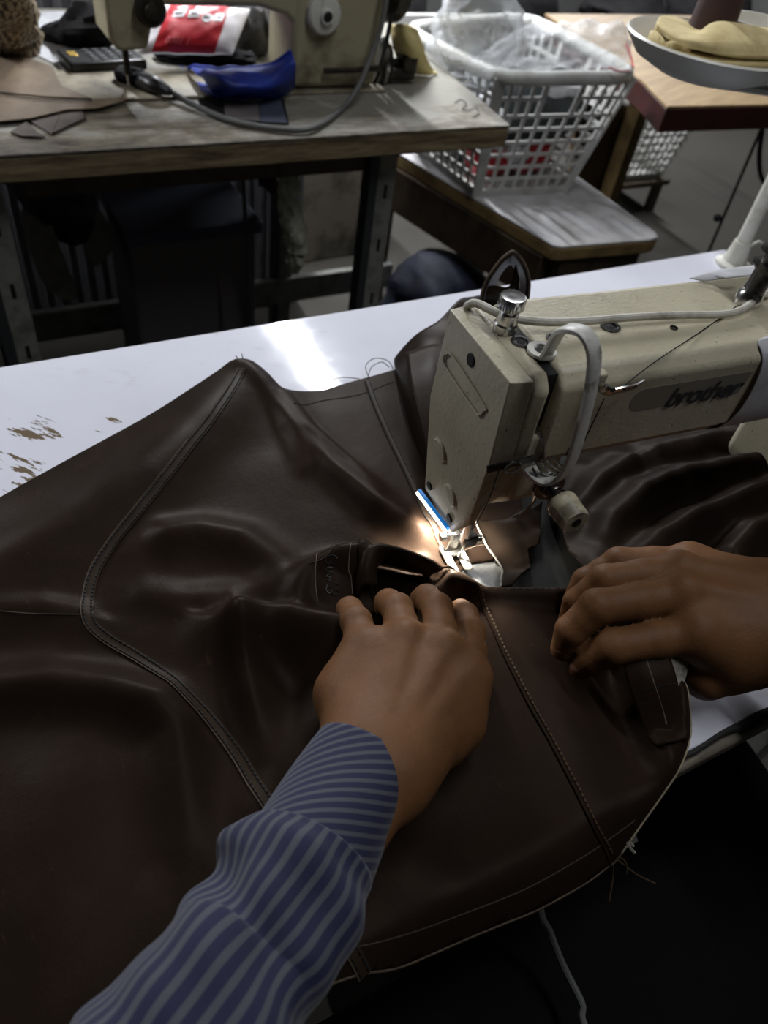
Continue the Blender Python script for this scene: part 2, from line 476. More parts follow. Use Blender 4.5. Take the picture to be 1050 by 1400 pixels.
def nearest_on(X, Y, poly, closed=True):
    best = np.full(X.shape, 1e9); bx = X.copy(); by = Y.copy(); side = np.zeros(X.shape); par = np.zeros(X.shape)
    n = len(poly)
    for i in range(n if closed else n - 1):
        x1, y1 = poly[i][:2]; x2, y2 = poly[(i + 1) % n][:2]; dx, dy = x2 - x1, y2 - y1; L = dx * dx + dy * dy + 1e-12
        t = np.clip(((X - x1) * dx + (Y - y1) * dy) / L, 0, 1); qx = x1 + t * dx; qy = y1 + t * dy
        d = np.hypot(X - qx, Y - qy); m = d < best
        best = np.where(m, d, best); bx = np.where(m, qx, bx); by = np.where(m, qy, by); par = np.where(m, i + t, par)
        side = np.where(m, dx * (Y - y1) - dy * (X - x1), side)
    return best, bx, by, side, par
def sheet(name, poly, hfun, m, parent, step=.003, thick=.0016):
    """cloth lying as a height surface inside an outline"""
    P = np.array(poly); x0, y0 = P.min(0) - step; x1, y1 = P.max(0) + step
    xs = np.arange(x0, x1 + step, step); ys = np.arange(y0, y1 + step, step)
    X, Y = np.meshgrid(xs, ys, indexing='ij'); ins = in_poly(X, Y, poly)
    cell = ins[:-1, :-1] | ins[1:, :-1] | ins[:-1, 1:] | ins[1:, 1:]
    use = np.zeros(ins.shape, bool)
    for a in (0, 1):
        for b in (0, 1):
            use[a:a + cell.shape[0], b:b + cell.shape[1]] |= cell
    d, bx, by, _, _ = nearest_on(X, Y, poly)
    snap = use & ~ins
    X = np.where(snap, bx, X); Y = np.where(snap, by, Y)
    Z = hfun(X, Y)
    idx = -np.ones(use.shape, int); idx[use] = np.arange(use.sum())
    v = np.stack([X[use], Y[use], Z[use]], 1)
    I, J = np.nonzero(cell)
    f = np.stack([idx[I, J], idx[I + 1, J], idx[I + 1, J + 1], idx[I, J + 1]], 1).tolist()
    return mk(name, v, f, m, parent, smooth=180, solid=thick)

# ------------------------------------------------------------------ the room
def slab(name, x0, x1, y0, y1, z0, z1, m):
    o = G().box(((x0 + x1) / 2, (y0 + y1) / 2, (z0 + z1) / 2), (x1 - x0, y1 - y0, z1 - z0)).build(name, m, smooth=0)
    return struct(o)
slab('floor', -2.6, 4.1, -2.1, 4.3, -.1, 0, 'concrete')
slab('ceiling', -2.6, 4.1, -2.1, 4.3, 2.7, 2.8, 'ceiling_paint')
slab('wall_far', -2.6, 4.1, 4.2, 4.3, 0, 2.7, 'wall_paint')
slab('wall_near', -2.6, 4.1, -2.1, -2.0, 0, 2.7, 'wall_paint')
slab('wall_left', -2.6, -2.5, -2.0, 4.2, 0, 2.7, 'wall_paint')
slab('wall_right', 4.0, 4.1, -2.0, 4.2, 0, 2.7, 'wall_paint')
for i, (tx, ty, tz, tp) in enumerate(TUBES):
    lab = ['fluorescent tube lamp hung above the old worn bench', 'added unseen fluorescent fill lamp hung furthest left of the three', 'added unseen fluorescent fill lamp hung above the red edged table', 'added unseen fluorescent fill lamp hung highest, above the sewing operator'][i]
    L = thing('hanging_lamp', lab, 'lamp', (tx, ty, tz), 0, 'hanging tube lamps')
    G().prism([(tx - .05, ty - .64, tz + .03), (tx - .025, ty - .64, tz + .075), (tx + .025, ty - .64, tz + .075), (tx + .05, ty - .64, tz + .03)], (0, 1.28, 0)).build('housing', 'post_white', L, bevel=.003)
    G().tube([(tx, ty - .6, tz), (tx, ty + .6, tz)], .013, 14).build('tube', 'tube_glow', L)
    for s in (-1, 1):
        G().box((tx, ty + s * .615, tz + .012), (.03, .02, .045)).build('socket', 'post_white', L, bevel=.003)
        G().tube([(tx, ty + s * .5, tz + .07), (tx, ty + s * .5, 2.7)], .003, 8).build('suspension_rod', 'leg_grey', L)

# ------------------------------------------------------------------ white sewing table
TY0, TY1, TX0, TX1, TZ = -.194, .357, -.64, .66, .75
T = thing('sewing_table', 'white laminate sewing table carrying the cream machine and brown leather', 'table', (0, 0, 0))
G().box(((TX0 + TX1) / 2, (TY0 + TY1) / 2, TZ - .002), (TX1 - TX0, TY1 - TY0, .004)).build('tabletop', 'white_laminate', T, bevel=.0012)
G().box(((TX0 + TX1) / 2, (TY0 + TY1) / 2, TZ - .0225), (TX1 - TX0 - .002, TY1 - TY0 - .002, .037)).build('core_board', 'table_edge', T, bevel=.002)
g = G(); n = 90
pts = [(TX0 + (TX1 - TX0) * i / n, TY0 - .0005 + .0012 * rng.standard_normal() * .6, TZ - .0005 + .0008 * rng.standard_normal()) for i in range(n + 1)]
g.tube(pts, [.0016 + .0008 * abs(rng.standard_normal()) for _ in pts], 6)
g.build('edge_seam', 'edge_glue', T)
G().box(((TX0 + TX1) / 2, TY0 - .004, TZ - .013), (TX1 - TX0, .008, .016)).build('edge_moulding', 'table_edge', T, bevel=.003)
for lx in (TX0 + .08, TX1 - .08):
    for ly in (TY0 + .08, TY1 - .08):
        G().box((lx, ly, .355), (.045, .045, .71)).build('leg', 'leg_grey', T, bevel=.003)
    G().box((lx, (TY0 + TY1) / 2, .06), (.05, TY1 - TY0 - .05, .04)).build('foot_rail', 'leg_grey', T, bevel=.003)
G().box(((TX0 + TX1) / 2, TY1 - .08, .3), (TX1 - TX0 - .16, .03, .05)).build('cross_bar', 'leg_grey', T, bevel=.003)

# ------------------------------------------------------------------ cream sewing machine (local machine frame, x along the arm, -y to the operator)
class GM(G):
    def add(s, vs, fs): return super().add([mw_(p) for p in vs], fs)
M = thing('sewing_machine', 'speckled cream lockstitch sewing machine with lettered arm on the white table', 'sewing machine', tuple(MO), DM)
GM().box((.10, .005, .0008), (.50, .178, .0014)).build('bed', 'bed_shaded', M, bevel=.002)
# arm
prof = [(-.030, .134), (-.040, .148), (-.040, .199), (-.032, .207), (.040, .207), (.048, .199), (.048, .145), (.040, .134)]
GM().prism([(.003, y, z) for y, z in prof], (.39, 0, 0)).build('arm', 'machine_paint', M, bevel=.003, seg=3)
GM().prism([(.30, y, z) for y, z in ((-.04, .0), (-.04, .19), (.05, .19), (.05, .0))], (.09, 0, 0)).build('pillar', 'machine_paint', M, bevel=.008, seg=3)
hw = GM().lathe([(.03, 0), (.058, .0), (.064, .006), (.064, .022), (.056, .03), (.02, .034)], (.395, .005, .165), (1, 0, 0), 32).build('hand_wheel', 'dark_steel', M)
# head block left of the take-up slot
GM().prism([(-.0165, y, z) for y, z in ((-.040, .150), (-.040, .199), (-.033, .207), (.038, .207), (.044, .199), (.044, .09), (-.02, .09), (-.036, .12))], (.0125, 0, 0)).build('head', 'machine_paint', M, bevel=.003, seg=3)
GM().prism([(-.004, y, z) for y, z in ((-.037, .110), (-.037, .163), (.042, .163), (.042, .085), (-.015, .085))], (.03, 0, 0)).build('lower_head', 'machine_paint', M, bevel=.003)
GM().box((-.0005, .002, .186), (.007, .07, .038)).build('take_up_slot', 'slot_black', M)
# face plate with its bend
xs = {}
T0, T1 = np.array((-.032, .037, .207)), np.array((-.031, -.037, .207))
K0, K1 = atm(588, 541, 0, -.034), atm(668, 637, 0, -.031)
B0, B1, B2 = atm(581, 668, 0, -.021), atm(618, 729, 0, -.018), atm(641, 717, 0, -.018)
outer = [T0, T1, K1, B2, B1, B0, K0]
def inner(p): return np.array((-.0168, p[1] + (-.002 if p[1] < -.02 else .003), p[2]))
inn = [inner(p) for p in outer]
vs_ = outer + inn
fp = GM(); fp.add(vs_, [(0, 6, 2, 1), (6, 5, 4, 2), (2, 4, 3)] + [(i, (i + 1) % 7, 7 + (i + 1) % 7, 7 + i) for i in range(7)] + [tuple(range(7, 14))])
face = fp.build('face_plate', 'machine_paint', M, bevel=.0045, seg=4)
def on_face(px, py):
    """point and normal of the face plate under a pixel"""
    for tri in ((T0, K0, K1), (K0, B0, B1)):
        nrm = np.cross(tri[1] - tri[0], tri[2] - tri[0]); nrm /= np.linalg.norm(nrm)
        if nrm[0] > 0: nrm = -nrm
        d = MR.T @ ray(px, py); c = MR.T @ (CAM - MO)
        q = c + d * ((tri[0] - c).dot(nrm) / d.dot(nrm))
        yk = K0[2] + (K1[2] - K0[2]) * (q[1] - K0[1]) / (K1[1] - K0[1])
        if (q[2] >= yk) == (tri[0] is T0): return q, nrm
    return q, nrm
for px, py in ((602, 615), (616, 677)):
    q, nr = on_face(px, py); GM().lathe([(.0085, -.001), (.0085, .0008), (.0075, .0016), (.003, .0018)], q, nr, 24).build('boss_disc', 'machine_paint', face)
for px, py, r in ((645, 492, .0042), (588, 664, .0034), (615, 708, .0034)):
    q, nr = on_face(px, py); GM().lathe([(r, -.002), (r, .0010), (r * .9, .0013), (r * .1, .0013)], q, nr, 18).build('screw_hole', 'slot_black', face)
pp_ = [on_face(*p)[0] + on_face(*p)[1] * .0010 for p in ((609, 487), (613, 484), (622, 489), (664, 553), (664, 561), (658, 567), (650, 560), (612, 503), (609, 487))]
GM().tube(cr(pp_, 40), .0007, 6).build('embossed_slot', 'machine_paint', face)
# regulator knob on top
q = atm(689, 452, 2, .207)
kb = GM().lathe([(.0070, 0), (.0070, .005), (.0060, .006), (.0060, .012)], q, (0, 0, 1), 24).build('regulator_collar', 'chrome', M)
GM().lathe([(.0045, .011), (.0045, .0145), (.0072, .0152), (.0078, .016), (.0078, .0215), (.0073, .0226), (.0066, .0224), (.002, .0226)], q, (0, 0, 1), 60, .02, (3, 4)).build('regulator_knob', 'chrome', M)
for px, py, r, nm in ((712, 468, .006, 'oil_port'), (756, 463, .0045, 'screw_hole'), (834, 447, .0065, 'oil_port'), (921, 449, .0026, 'screw_hole')):
    q = atm(px, py, 2, .207)
    o_ = GM().lathe([(r, -.001), (r, .0008), (r * .72, .0008), (r * .7, .0002), (r * .1, .0002)], q, (0, 0, 1), 24).build(nm, 'dark_steel', M)
    GM().lathe([(r * .68, .0), (r * .1, .0005)], q, (0, 0, 1), 20).build('hole', 'slot_black', o_)
# take-up guard
def ribbon(g, pts, wd, wdt, th):
    P = [V3(p) for p in pts]; m = len(P); rows = []
    for i in range(m):
        t_ = P[min(i + 1, m - 1)] - P[max(i - 1, 0)]; t_ /= np.linalg.norm(t_)
        w_ = V3(wd[i]) if hasattr(wd[0], '__len__') else V3(wd); w_ = w_ - t_ * w_.dot(t_); w_ /= np.linalg.norm(w_); n_ = np.cross(t_, w_)
        rows.append([P[i] + w_ * a * wdt / 2 + n_ * b * th / 2 for a, b in ((-1, -.6), (-.8, -1), (.8, -1), (1, -.6), (1, .6), (.8, 1), (-.8, 1), (-1, .6))])
    A = np.array(rows); g.grid(A, closed=True)
    return g
gp = [atm(745, 486, 2, .2085), atm(750, 480, 1, -.022), atm(765, 455, 1, -.030), atm(778, 449, 1, -.042), atm(800, 456, 1, -.052), atm(812, 482, 1, -.058), atm(809, 525, 1, -.060), atm(797, 578, 1, -.060), atm(782, 627, 1, -.060), atm(768, 651, 1, -.058), atm(750, 658, 1, -.054), atm(733, 650, 1, -.048), atm(722, 638, 1, -.042)]
g = GM(); ribbon(g, cr(gp, 60), (1, .35, 0), .0102, .0032); guard = g.build('take_up_guard', 'white_paint', M)
q = atm(740, 481, 2, .2078)
GM().lathe([(.0085, 0), (.0085, .0018), (.0045, .0018), (.0045, .0002)], q, (0, 0, 1), 24).build('guard_tab', 'white_paint', guard)
GM().lathe([(.0044, 0), (.0044, .0026), (.003, .003)], q, (0, 0, 1), 18).build('guard_screw', 'dark_steel', guard)
# cable laid along the top
cp = [atm(636, 424, 2, .200), atm(642, 416, 2, .211), atm(655, 416, 2, .213), atm(690, 432, 2, .214), atm(740, 440, 2, .214), atm(800, 439, 2, .213), atm(860, 434, 2, .213), atm(930, 431, 2, .212), atm(985, 430, 2, .211), atm(1015, 423, 2, .211), atm(1040, 405, 2, .211), atm(1075, 395, 2, .205)]
GM().tube(cr(cp, 70), .0025, 10).build('cable', 'cable_white', M)
# thread post on top
q = atm(1020, 414, 2, .207)
tp = GM().lathe([(.0085, 0), (.0085, .004), (.0068, .008), (.0068, .022), (.0085, .024), (.011, .026), (.011, .028), (.006, .029), (.006, .034), (.0105, .035), (.0105, .037), (.004, .038), (.004, .046), (.006, .047), (.006, .051), (.002, .052)], q, (.12, 0, 1), 24).build('thread_post', 'dark_steel', M)
GM().lathe([(.0088, -.001), (.0088, .006), (.007, .009)], q, (.12, 0, 1), 24).build('post_ferrule', 'chrome', M)
# three-hole thread guide on the arm front
gq = [atm(820, 523, 1, -.0415), atm(824, 531, 1, -.046), atm(834, 536, 1, -.048), atm(850, 533, 1, -.049), atm(866, 529, 1, -.049), atm(877, 523, 1, -.048)]
g = GM(); ribbon(g, cr(gq, 24), (0, -.45, 1), .0075, .0014); tg = g.build('thread_guide', 'chrome', M)
for px, py in ((838, 533), (853, 530), (868, 526)):
    GM().lathe([(.0015, -.0004), (.0015, .0006), (.0004, .0007)], atm(px, py, 1, -.050), (0, -1, .4), 12).build('eyelet', 'slot_black', tg)
GM().box(atm(821, 514, 1, -.042), (.006, .006, .006)).build('guide_block', 'machine_paint', M, bevel=.001)
# badge and lettering on the arm front
def front(u, z, off=.0004): return (u, -.040 - off, z)
r_ = .0085; bz = .176
c0 = atm(876, 550, 1, -.040); c1 = atm(1000, 531, 1, -.040)
pb = [(c0[0], 0)] and []
for a in np.linspace(math.pi / 2, 1.5 * math.pi, 14): pb.append((c0[0] + r_ * math.cos(a), c0[2] + .002 + r_ * math.sin(a)))
pb += [(.147, c0[2] + .002 - r_), (.150, c0[2] + .002 + r_)]
GM().prism([front(u, z, .0002) for u, z in pb], (0, .0006, 0)).build('badge', 'machine_badge', M)
tv, tf = text_mesh('brother', 1.0, .018, .25, .92)
tv[:, 0] -= tv[:, 0].min(); wid = tv[:, 0].max()
q0 = atm(907, 557, 1, -.0405); q1 = atm(1009, 540, 1, -.0405)
sc_ = (q1[0] - q0[0]) / wid
g = GM(); g.add([(q0[0] + p[0] * sc_, -.0408, q0[2] + (p[1]) * sc_ * 1.0 + (q1[2] - q0[2]) * 0) for p in tv], tf); g.build('brand_lettering', 'badge_text', M, smooth=0)
# paper wrapped around the arm, with a curled rear corner
A = []
for (y, z), x0 in zip(((-.030, .2085), (-.0395, .2025), (-.0425, .19), (-.0425, .17), (-.0425, .15), (-.034, .1325), (-.005, .1318)), (.146, .150, .153, .1545, .152, .146, .136)):
    A.append([(x0 + (.262 - x0) * k / 7, y - .0006 * math.sin(k * 2.1 + z * 90), z + .0004 * math.sin(k * 3)) for k in range(8)])
g = GM(); g.grid(np.array(A)); g.build('paper_wrap', 'paper', M, solid=.0004, subsurf=1)
A = loft([[atm(942, 381, 2, .209), atm(960, 374, 2, .211), atm(985, 369, 2, .213), atm(1040, 362, 2, .213)], [atm(962, 385, 2, .2085), atm(985, 382, 2, .212), atm(1003, 380, 2, .216), atm(1060, 374, 2, .214)]], 6, 14)
g = GM(); g.grid(A); g.build('paper_corner', 'paper', M, solid=.0004)
# tension assembly
tb = np.array((.014, -.040, .128))
GM().lathe([(.003, 0), (.003, .03)], tb, (0, -1, 0), 12).build('tension_stud', 'dark_steel', M)
ds = GM().lathe([(.0105, .004), (.011, .0048), (.0105, .0056), (.004, .006), (.0105, .0064), (.011, .0072), (.0105, .008), (.003, .0084)], tb, (0, -1, 0), 28).build('tension_disc', 'dark_steel', M)
sp = [tb + np.array((.0055 * math.cos(a), -.009 - .011 * a / (10 * math.pi), .0055 * math.sin(a))) for a in np.linspace(0, 10 * math.pi, 110)]
GM().tube(sp, .0007, 6).build('tension_spring', 'dark_steel', M)
kq = tb + np.array((0, -.021, 0))
GM().lathe([(.0092, 0), (.0098, .002), (.0098, .004), (.0092, .005), (.0090, .0165), (.0084, .0182), (.0035, .0184), (.0032, .015), (.0005, .015)], kq, (0, -1, 0), 48, .03, (3, 4)).build('tension_knob', 'knob_cream', M)
GM().lathe([(.0032, .0185), (.0005, .0187)], kq, (0, -1, 0), 14).build('knob_bore', 'slot_black', M)
ck = [atm(738, 590, 1, -.042), atm(742, 606, 1, -.046), atm(744, 625, 1, -.048), atm(738, 632, 1, -.048)]
GM().tube(cr(ck, 16), .0009, 6).build('check_spring', 'chrome', M)
hk = [atm(733, 668, 1, -.036), atm(731, 683, 1, -.036), atm(722, 694, 1, -.034), atm(710, 706, 1, -.032)]
GM().tube(cr(hk, 18), .0012, 6).build('thread_hook', 'chrome', M)
g = GM(); ribbon(g, cr([atm(666, 642, 1, -.0425), atm(685, 637, 1, -.044), atm(700, 634, 1, -.045), atm(716, 630, 1, -.044), atm(745, 624, 1, -.042)], 20), (0, 0, 1), .006, .0012); br = g.build('thread_guide_plate', 'dark_steel', M)
ring = [atm(701, 639, 1, -.046) + np.array((.0055 * math.cos(a), 0, .004 * math.sin(a))) for a in np.linspace(0, 2 * math.pi, 20)]
GM().tube(ring, .0008, 6).build('guide_ring', 'chrome', br)
GM().box(atm(782, 618, 1, -.041), (.006, .004, .007)).build('guide_clip', 'dark_steel', M, bevel=.001)
for k in range(5):
    a = atm(728 + k * 7, 640 - k * 4, 1, -.047)
    GM().tube(cr([a, a + np.array((.003, -.003, -.004)), a + np.array((.009, -.004, -.007))], 8), .0008, 6).build('tension_wire', 'chrome', M)
# needle bar, needle, presser bar and foot, plate
GM().lathe([(.0036, .03), (.0036, .10)], (0, 0, 0), (0, 0, 1), 16).build('needle_bar', 'bright_steel', M)
GM().lathe([(.0009, .003), (.0010, .03)], (0, 0, 0), (0, 0, 1), 10).build('needle', 'bright_steel', M)
cl = GM().box((.003, 0, .031), (.012, .008, .010)).build('needle_clamp', 'dark_steel', M, bevel=.0015)
GM().lathe([(.0032, 0), (.0032, .004), (.001, .0045)], (.009, -.001, .031), (1, -.2, 0), 16).build('clamp_screw', 'chrome', cl)
GM().lathe([(.0042, .022), (.0042, .10)], (-.004, .014, 0), (0, 0, 1), 16).build('presser_bar', 'bright_steel', M)
ft = GM().box((-.004, .012, .022), (.011, .010, .018)).build('presser_foot', 'chrome', M, bevel=.0015)
GM().box((-.002, .009, .0105), (.016, .012, .004), (.3, 0, 0)).build('foot_hinge', 'bright_steel', ft, bevel=.0012)
GM().lathe([(.0035, 0), (.0035, .004), (.001, .0045)], (-.010, .012, .025), (-1, 0, 0), 14).build('foot_screw', 'chrome', ft)
for x0, y0, y1, ww in ((-.0085, .014, -.017, .0055), (.0035, .010, -.009, .0065)):
    GM().prism([(x0 - ww / 2, y0, .0085), (x0 - ww / 2, y1, .0065), (x0 - ww / 4, y1 - .003, .0075), (x0 + ww / 4, y1 - .003, .0075), (x0 + ww / 2, y1, .0065), (x0 + ww / 2, y0, .0085)], (0, 0, .0032)).build('foot_toe', 'foot_white', ft, bevel=.0008)
npl = GM().lathe([(.026, .0015), (.026, .0028), (.0255, .003), (.001, .003)], (.006, -.010, 0), (0, 0, 1), 48).build('needle_plate', 'plate_steel', M)
GM().box((.0, -.005, .0032), (.004, .022, .0006)).build('feed_dog', 'slot_black', npl)
GM().lathe([(.0273, .0012), (.0273, .0018), (.0262, .0019)], (.006, -.010, 0), (0, 0, 1), 48).build('plate_gap', 'slot_black', npl)
for px, py in ((678, 772),):
    GM().lathe([(.0018, .0015), (.0018, .0024), (.0005, .0026)], atm(px, py, 2, .002), (0, 0, 1), 12).build('plate_screw', 'bright_steel', npl)
# LED strip under the rear lower edge of the face plate, with its own light
e0, e1 = atm(573, 671, 0, -.0225), atm(612, 723, 0, -.0205)
g = GM(); ribbon(g, [e0, e0 * .5 + e1 * .5, e1], (1, 0, 0), .0026, .0034); led = g.build('lamp_housing', 'blue_plastic', M)
of = np.array((-.0016, -.0002, -.0014))
g = GM(); ribbon(g, [e0 + of, (e0 + e1) / 2 + of, e1 + of], (1, 0, 1), .0022, .0016); g.build('lamp_strip', 'led_white', led)
lc = mw_((-.009, .020, .037))
LED = area_light('machine_lamp', tuple(lc), .006, .03, .8, (1.0, .93, .80), tuple(MR @ np.array((.05, -.35, -1.0))))
LED.data.spread = math.radians(150)
# stray threads on the machine
for pts in ([atm(1008, 418, 2, .207), atm(960, 452, 2, .208), atm(895, 495, 1, -.041), atm(850, 530, 1, -.049)],
            [atm(826, 545, 1, -.048), atm(805, 590, 1, -.046), atm(780, 640, 1, -.046)],
            [atm(683, 640, 1, -.046), atm(665, 690, 1, -.040), atm(640, 735, 1, -.012)]):
    GM().tube(cr(pts, 20), .0004, 5).build('upper_thread', 'thread_brown', M)
# ------------------------------------------------------------------ brown leather garment under the needle
def wpath(pts, base=.7525):
    """[(px, py, height mm)] -> world xy and heights"""
    return [(*at(px, py, base + h / 1000)[:2], h / 1000) for px, py, h in pts]
RIDGES = []
def ridge(pts, wl, wr, power=2.0):
    RIDGES.append((wpath(pts), wl / 1000, wr / 1000, power))
# widths in mm on the left / right hand of the direction of travel
ridge([(606, 745, 8), (565, 716, 15), (515, 685, 15), (455, 635, 11), (405, 580, 7), (388, 545, 4)], 11, 15)
ridge([(388, 543, 5), (425, 590, 6), (480, 635, 5), (520, 680, 3)], 5, 6)
ridge([(604, 776, 16), (560, 756, 31), (512, 744, 35), (462, 748, 30), (425, 770, 20), (408, 812, 11)], 22, 12)
ridge([(195, 750, 4), (225, 730, 12), (275, 722, 14), (330, 730, 14), (372, 760, 12), (396, 800, 9), (402, 825, 7)], 15, 19)
ridge([(200, 815, 4), (250, 822, 6), (310, 815, 7), (360, 808, 6)], 14, 12)
ridge([(305, 842, 14), (330, 836, 26), (385, 832, 30), (440, 842, 30), (482, 858, 27)], 12, 24)
ridge([(318, 842, 20), (326, 890, 19), (338, 940, 15), (350, 990, 8), (360, 1030, 4)], 18, 8)
ridge([(-40, 935, 12), (60, 925, 14), (150, 934, 16), (212, 950, 17), (240, 985, 14), (250, 1060, 10), (258, 1140, 5)], 15, 17)
ridge([(0, 838, 5), (60, 830, 6), (110, 838, 6)], 8, 18)
ridge([(332, 512, 12), (285, 562, 15), (200, 640, 16), (100, 705, 14), (0, 765, 12), (-120, 850, 12)], 34, 34)
ridge([(325, 506, 6), (335, 506, 6), (362, 530, 8), (400, 590, 6), (420, 640, 4)], 8, 10)
ridge([(480, 880, 14), (470, 950, 12), (430, 1010, 8), (380, 1100, 6)], 14, 18)
ridge([(868, 905, 24), (873, 950, 20), (888, 1010, 14), (905, 1060, 7)], 8, 7)
ridge([(912, 900, 40), (934, 940, 34), (936, 1000, 24), (915, 1060, 14), (880, 1115, 5)], 12, 15)
ridge([(618, 792, 8), (635, 800, 12), (655, 806, 9), (690, 808, 9), (790, 808, 12)], 9, 8)
ridge([(700, 860, 5), (740, 930, 6), (790, 1000, 6), (830, 1090, 5)], 30, 30)
ridge([(560, 1190, 5), (640, 1220, 6), (760, 1180, 4)], 25, 25)
ridge([(100, 1090, 8), (60, 1250, 8), (20, 1390, 6)], 40, 40)
PLAT = [(*at(452, 792, .77)[:2], .024, .014), (*at(440, 840, .775)[:2], .020, .008)]
CAV = [tuple(at(*p, .755)[:2]) for p in ((502, 772), (520, 764), (560, 775), (592, 785), (606, 795), (592, 806), (560, 822), (520, 832), (506, 812))]
def leather_raw(X, Y):
    X = np.asarray(X, float); Y = np.asarray(Y, float)
    h = np.zeros(X.shape)
    for P, wl, wr, pw in RIDGES:
        d, _, _, side, par = nearest_on(X, Y, P, closed=False)
        hs = np.interp(par, np.arange(len(P)), [p[2] for p in P])
        wdt = np.where(side > 0, wl, wr)
        e = hs * np.exp(-(d / wdt) ** pw)
        h = np.sqrt(h * h + e * e + 1.2 * h * e)
    for cx, cy, r, hh in PLAT:
        h = np.maximum(h, hh * np.exp(-((X - cx) ** 2 + (Y - cy) ** 2) / r ** 2) + .3 * h)
    h = h + .0022 * (vnoise(X, Y, 12, 1) + 1) + .0004 * (vnoise(X, Y, 40, 2) + 1)
    # opening under the lip of the fold
    d, _, _, _, _ = nearest_on(X, Y, CAV)
    sd = np.where(in_poly(X, Y, CAV), -d, d)
    k = np.clip((sd + .002) / .005, 0, 1); k = k * k * (3 - 2 * k)
    h = h * (.08 + .92 * k)
    # flat where the presser foot holds it
    dn = np.hypot(X + .003, Y - .004); kk = np.clip((dn - .008) / .02, 0, 1)
    h = h * (.25 + .75 * kk) + .001
    z = .7525 + h
    ov = np.clip(TY0 - .006 - Y, 0, None)
    z = z - 1.1 * ov * np.clip(ov / .03, 0, 1)
    return z
def blur(Z, k, passes=3):
    for _ in range(passes):
        for ax in (0, 1):
            P_ = np.concatenate([np.repeat(Z.take([0], ax), k, ax), Z, np.repeat(Z.take([-1], ax), k, ax)], ax)
            c_ = np.cumsum(P_, ax); n_ = Z.shape[ax]
            c_ = np.concatenate([np.zeros_like(c_.take([0], ax)), c_], ax)
            Z = (c_.take(range(2 * k + 1, 2 * k + 1 + n_), ax) - c_.take(range(0, n_), ax)) / (2 * k + 1)
    return Z
LGX, LGY = np.arange(-.60, .24, .0016), np.arange(-.30, .36, .0016)
LGZ = blur(leather_raw(*np.meshgrid(LGX, LGY, indexing='ij')), 1, 3)
def leather_h(X, Y):
    fx = np.clip((np.asarray(X, float) - LGX[0]) / .0016, 0, len(LGX) - 1.001); fy = np.clip((np.asarray(Y, float) - LGY[0]) / .0016, 0, len(LGY) - 1.001)
    i = fx.astype(int); j = fy.astype(int); u = fx - i; v = fy - j
    return (LGZ[i, j] * (1 - u) + LGZ[i + 1, j] * u) * (1 - v) + (LGZ[i, j + 1] * (1 - u) + LGZ[i + 1, j + 1] * u) * v
def on_leather(px, py, off=0.0):
    z = .755
    for _ in range(14):
        p = at(px, py, z); z = .6 * z + .4 * float(leather_h(p[0], p[1]))
    p = at(px, py, z); p[2] = float(leather_h(p[0], p[1])) + off
    return p
J = thing('leather_garment', 'dark brown leather garment being stitched, spread over the white table', 'leather garment', (-.08, 0, .75))
OUT = [(325, 500, .762), (346, 500, .762), (368, 520, .758), (388, 541, .755), (440, 537, .754), (500, 519, .754), (541, 507, .754), (600, 480, .754), (660, 520, .754), (715, 640, .754), (712, 700, .754),
       (700, 742, .755), (672, 766, .755), (640, 770, .755), (628, 782, .756), (634, 794, .762), (662, 806, .762), (735, 805, .764), (790, 805, .765), (850, 812, .765), (905, 860, .78), (930, 908, .79), (940, 945, .785), (943, 985, .776), (938, 1020, .77), (922, 1056, .76), (900, 1092, .753), (870, 1136, .745), (846, 1172, .737), (834, 1182, .735), (800, 1206, .735), (740, 1240, .734), (680, 1268, .732), (600, 1304, .732), (540, 1330, .732), (485, 1345, .73), (425, 1368, .73)]
poly = [tuple(at(a, b, c)[:2]) for a, b, c in OUT]
poly += [(-.27, -.245), (-.36, -.25), (-.52, -.24), (-.56, .02), (-.52, .10), (-.42, .125)]
poly += [tuple(at(a, b, c)[:2]) for a, b, c in ((-60, 716, .756), (0, 681, .756), (100, 625, .757), (200, 570, .758), (262, 533, .76), (300, 510, .761), (314, 501, .762))]
main = sheet('front_panel', poly, leather_h, 'leather', J, step=.0022)

def surf_strip(name, px_pts, width, m, parent, off=.0008, n=160, lift=.0012, offset=0.0):
    """a raised strip following the leather surface"""
    W = np.array([on_leather(*p) for p in px_pts]); W = cr(W, n)
    Tn = np.gradient(W, axis=0); Tn /= np.linalg.norm(Tn[:, :2], axis=1)[:, None]
    sdn = np.stack([-Tn[:, 1], Tn[:, 0]], 1)
    rows = []
    for a, lf in ((-.5, -.0008), (-.46, lift), (-.2, lift * .8), (.2, lift * .8), (.46, lift), (.5, -.0008)):
        q = W[:, :2] + sdn * (offset + a * width)
        rows.append(np.column_stack([q, leather_h(q[:, 0], q[:, 1]) + lf + off * 0]))
    g = G(); g.grid(np.array(rows).transpose(1, 0, 2)); return g.build(name, m, parent, smooth=60), W, sdn
def stitches(name, W, sdn, offset, m, parent, pitch=.0034, ln=.0023, r=.00062, lift=.0014):
    seg = np.r_[0, np.cumsum(np.linalg.norm(np.diff(W[:, :2], axis=0), axis=1))]
    g = G(); s_ = .001
    while s_ < seg[-1] - ln:
        ends = []
        for t_ in (s_, s_ + ln):
            q = np.array([np.interp(t_, seg, W[:, 0] + sdn[:, 0] * offset), np.interp(t_, seg, W[:, 1] + sdn[:, 1] * offset)])
            ends.append((*q, float(leather_h(q[0], q[1])) + lift))
        g.tube(ends, r, 5); s_ += pitch
    return tag(g.build(name, m, parent, smooth=60), kind='stuff')
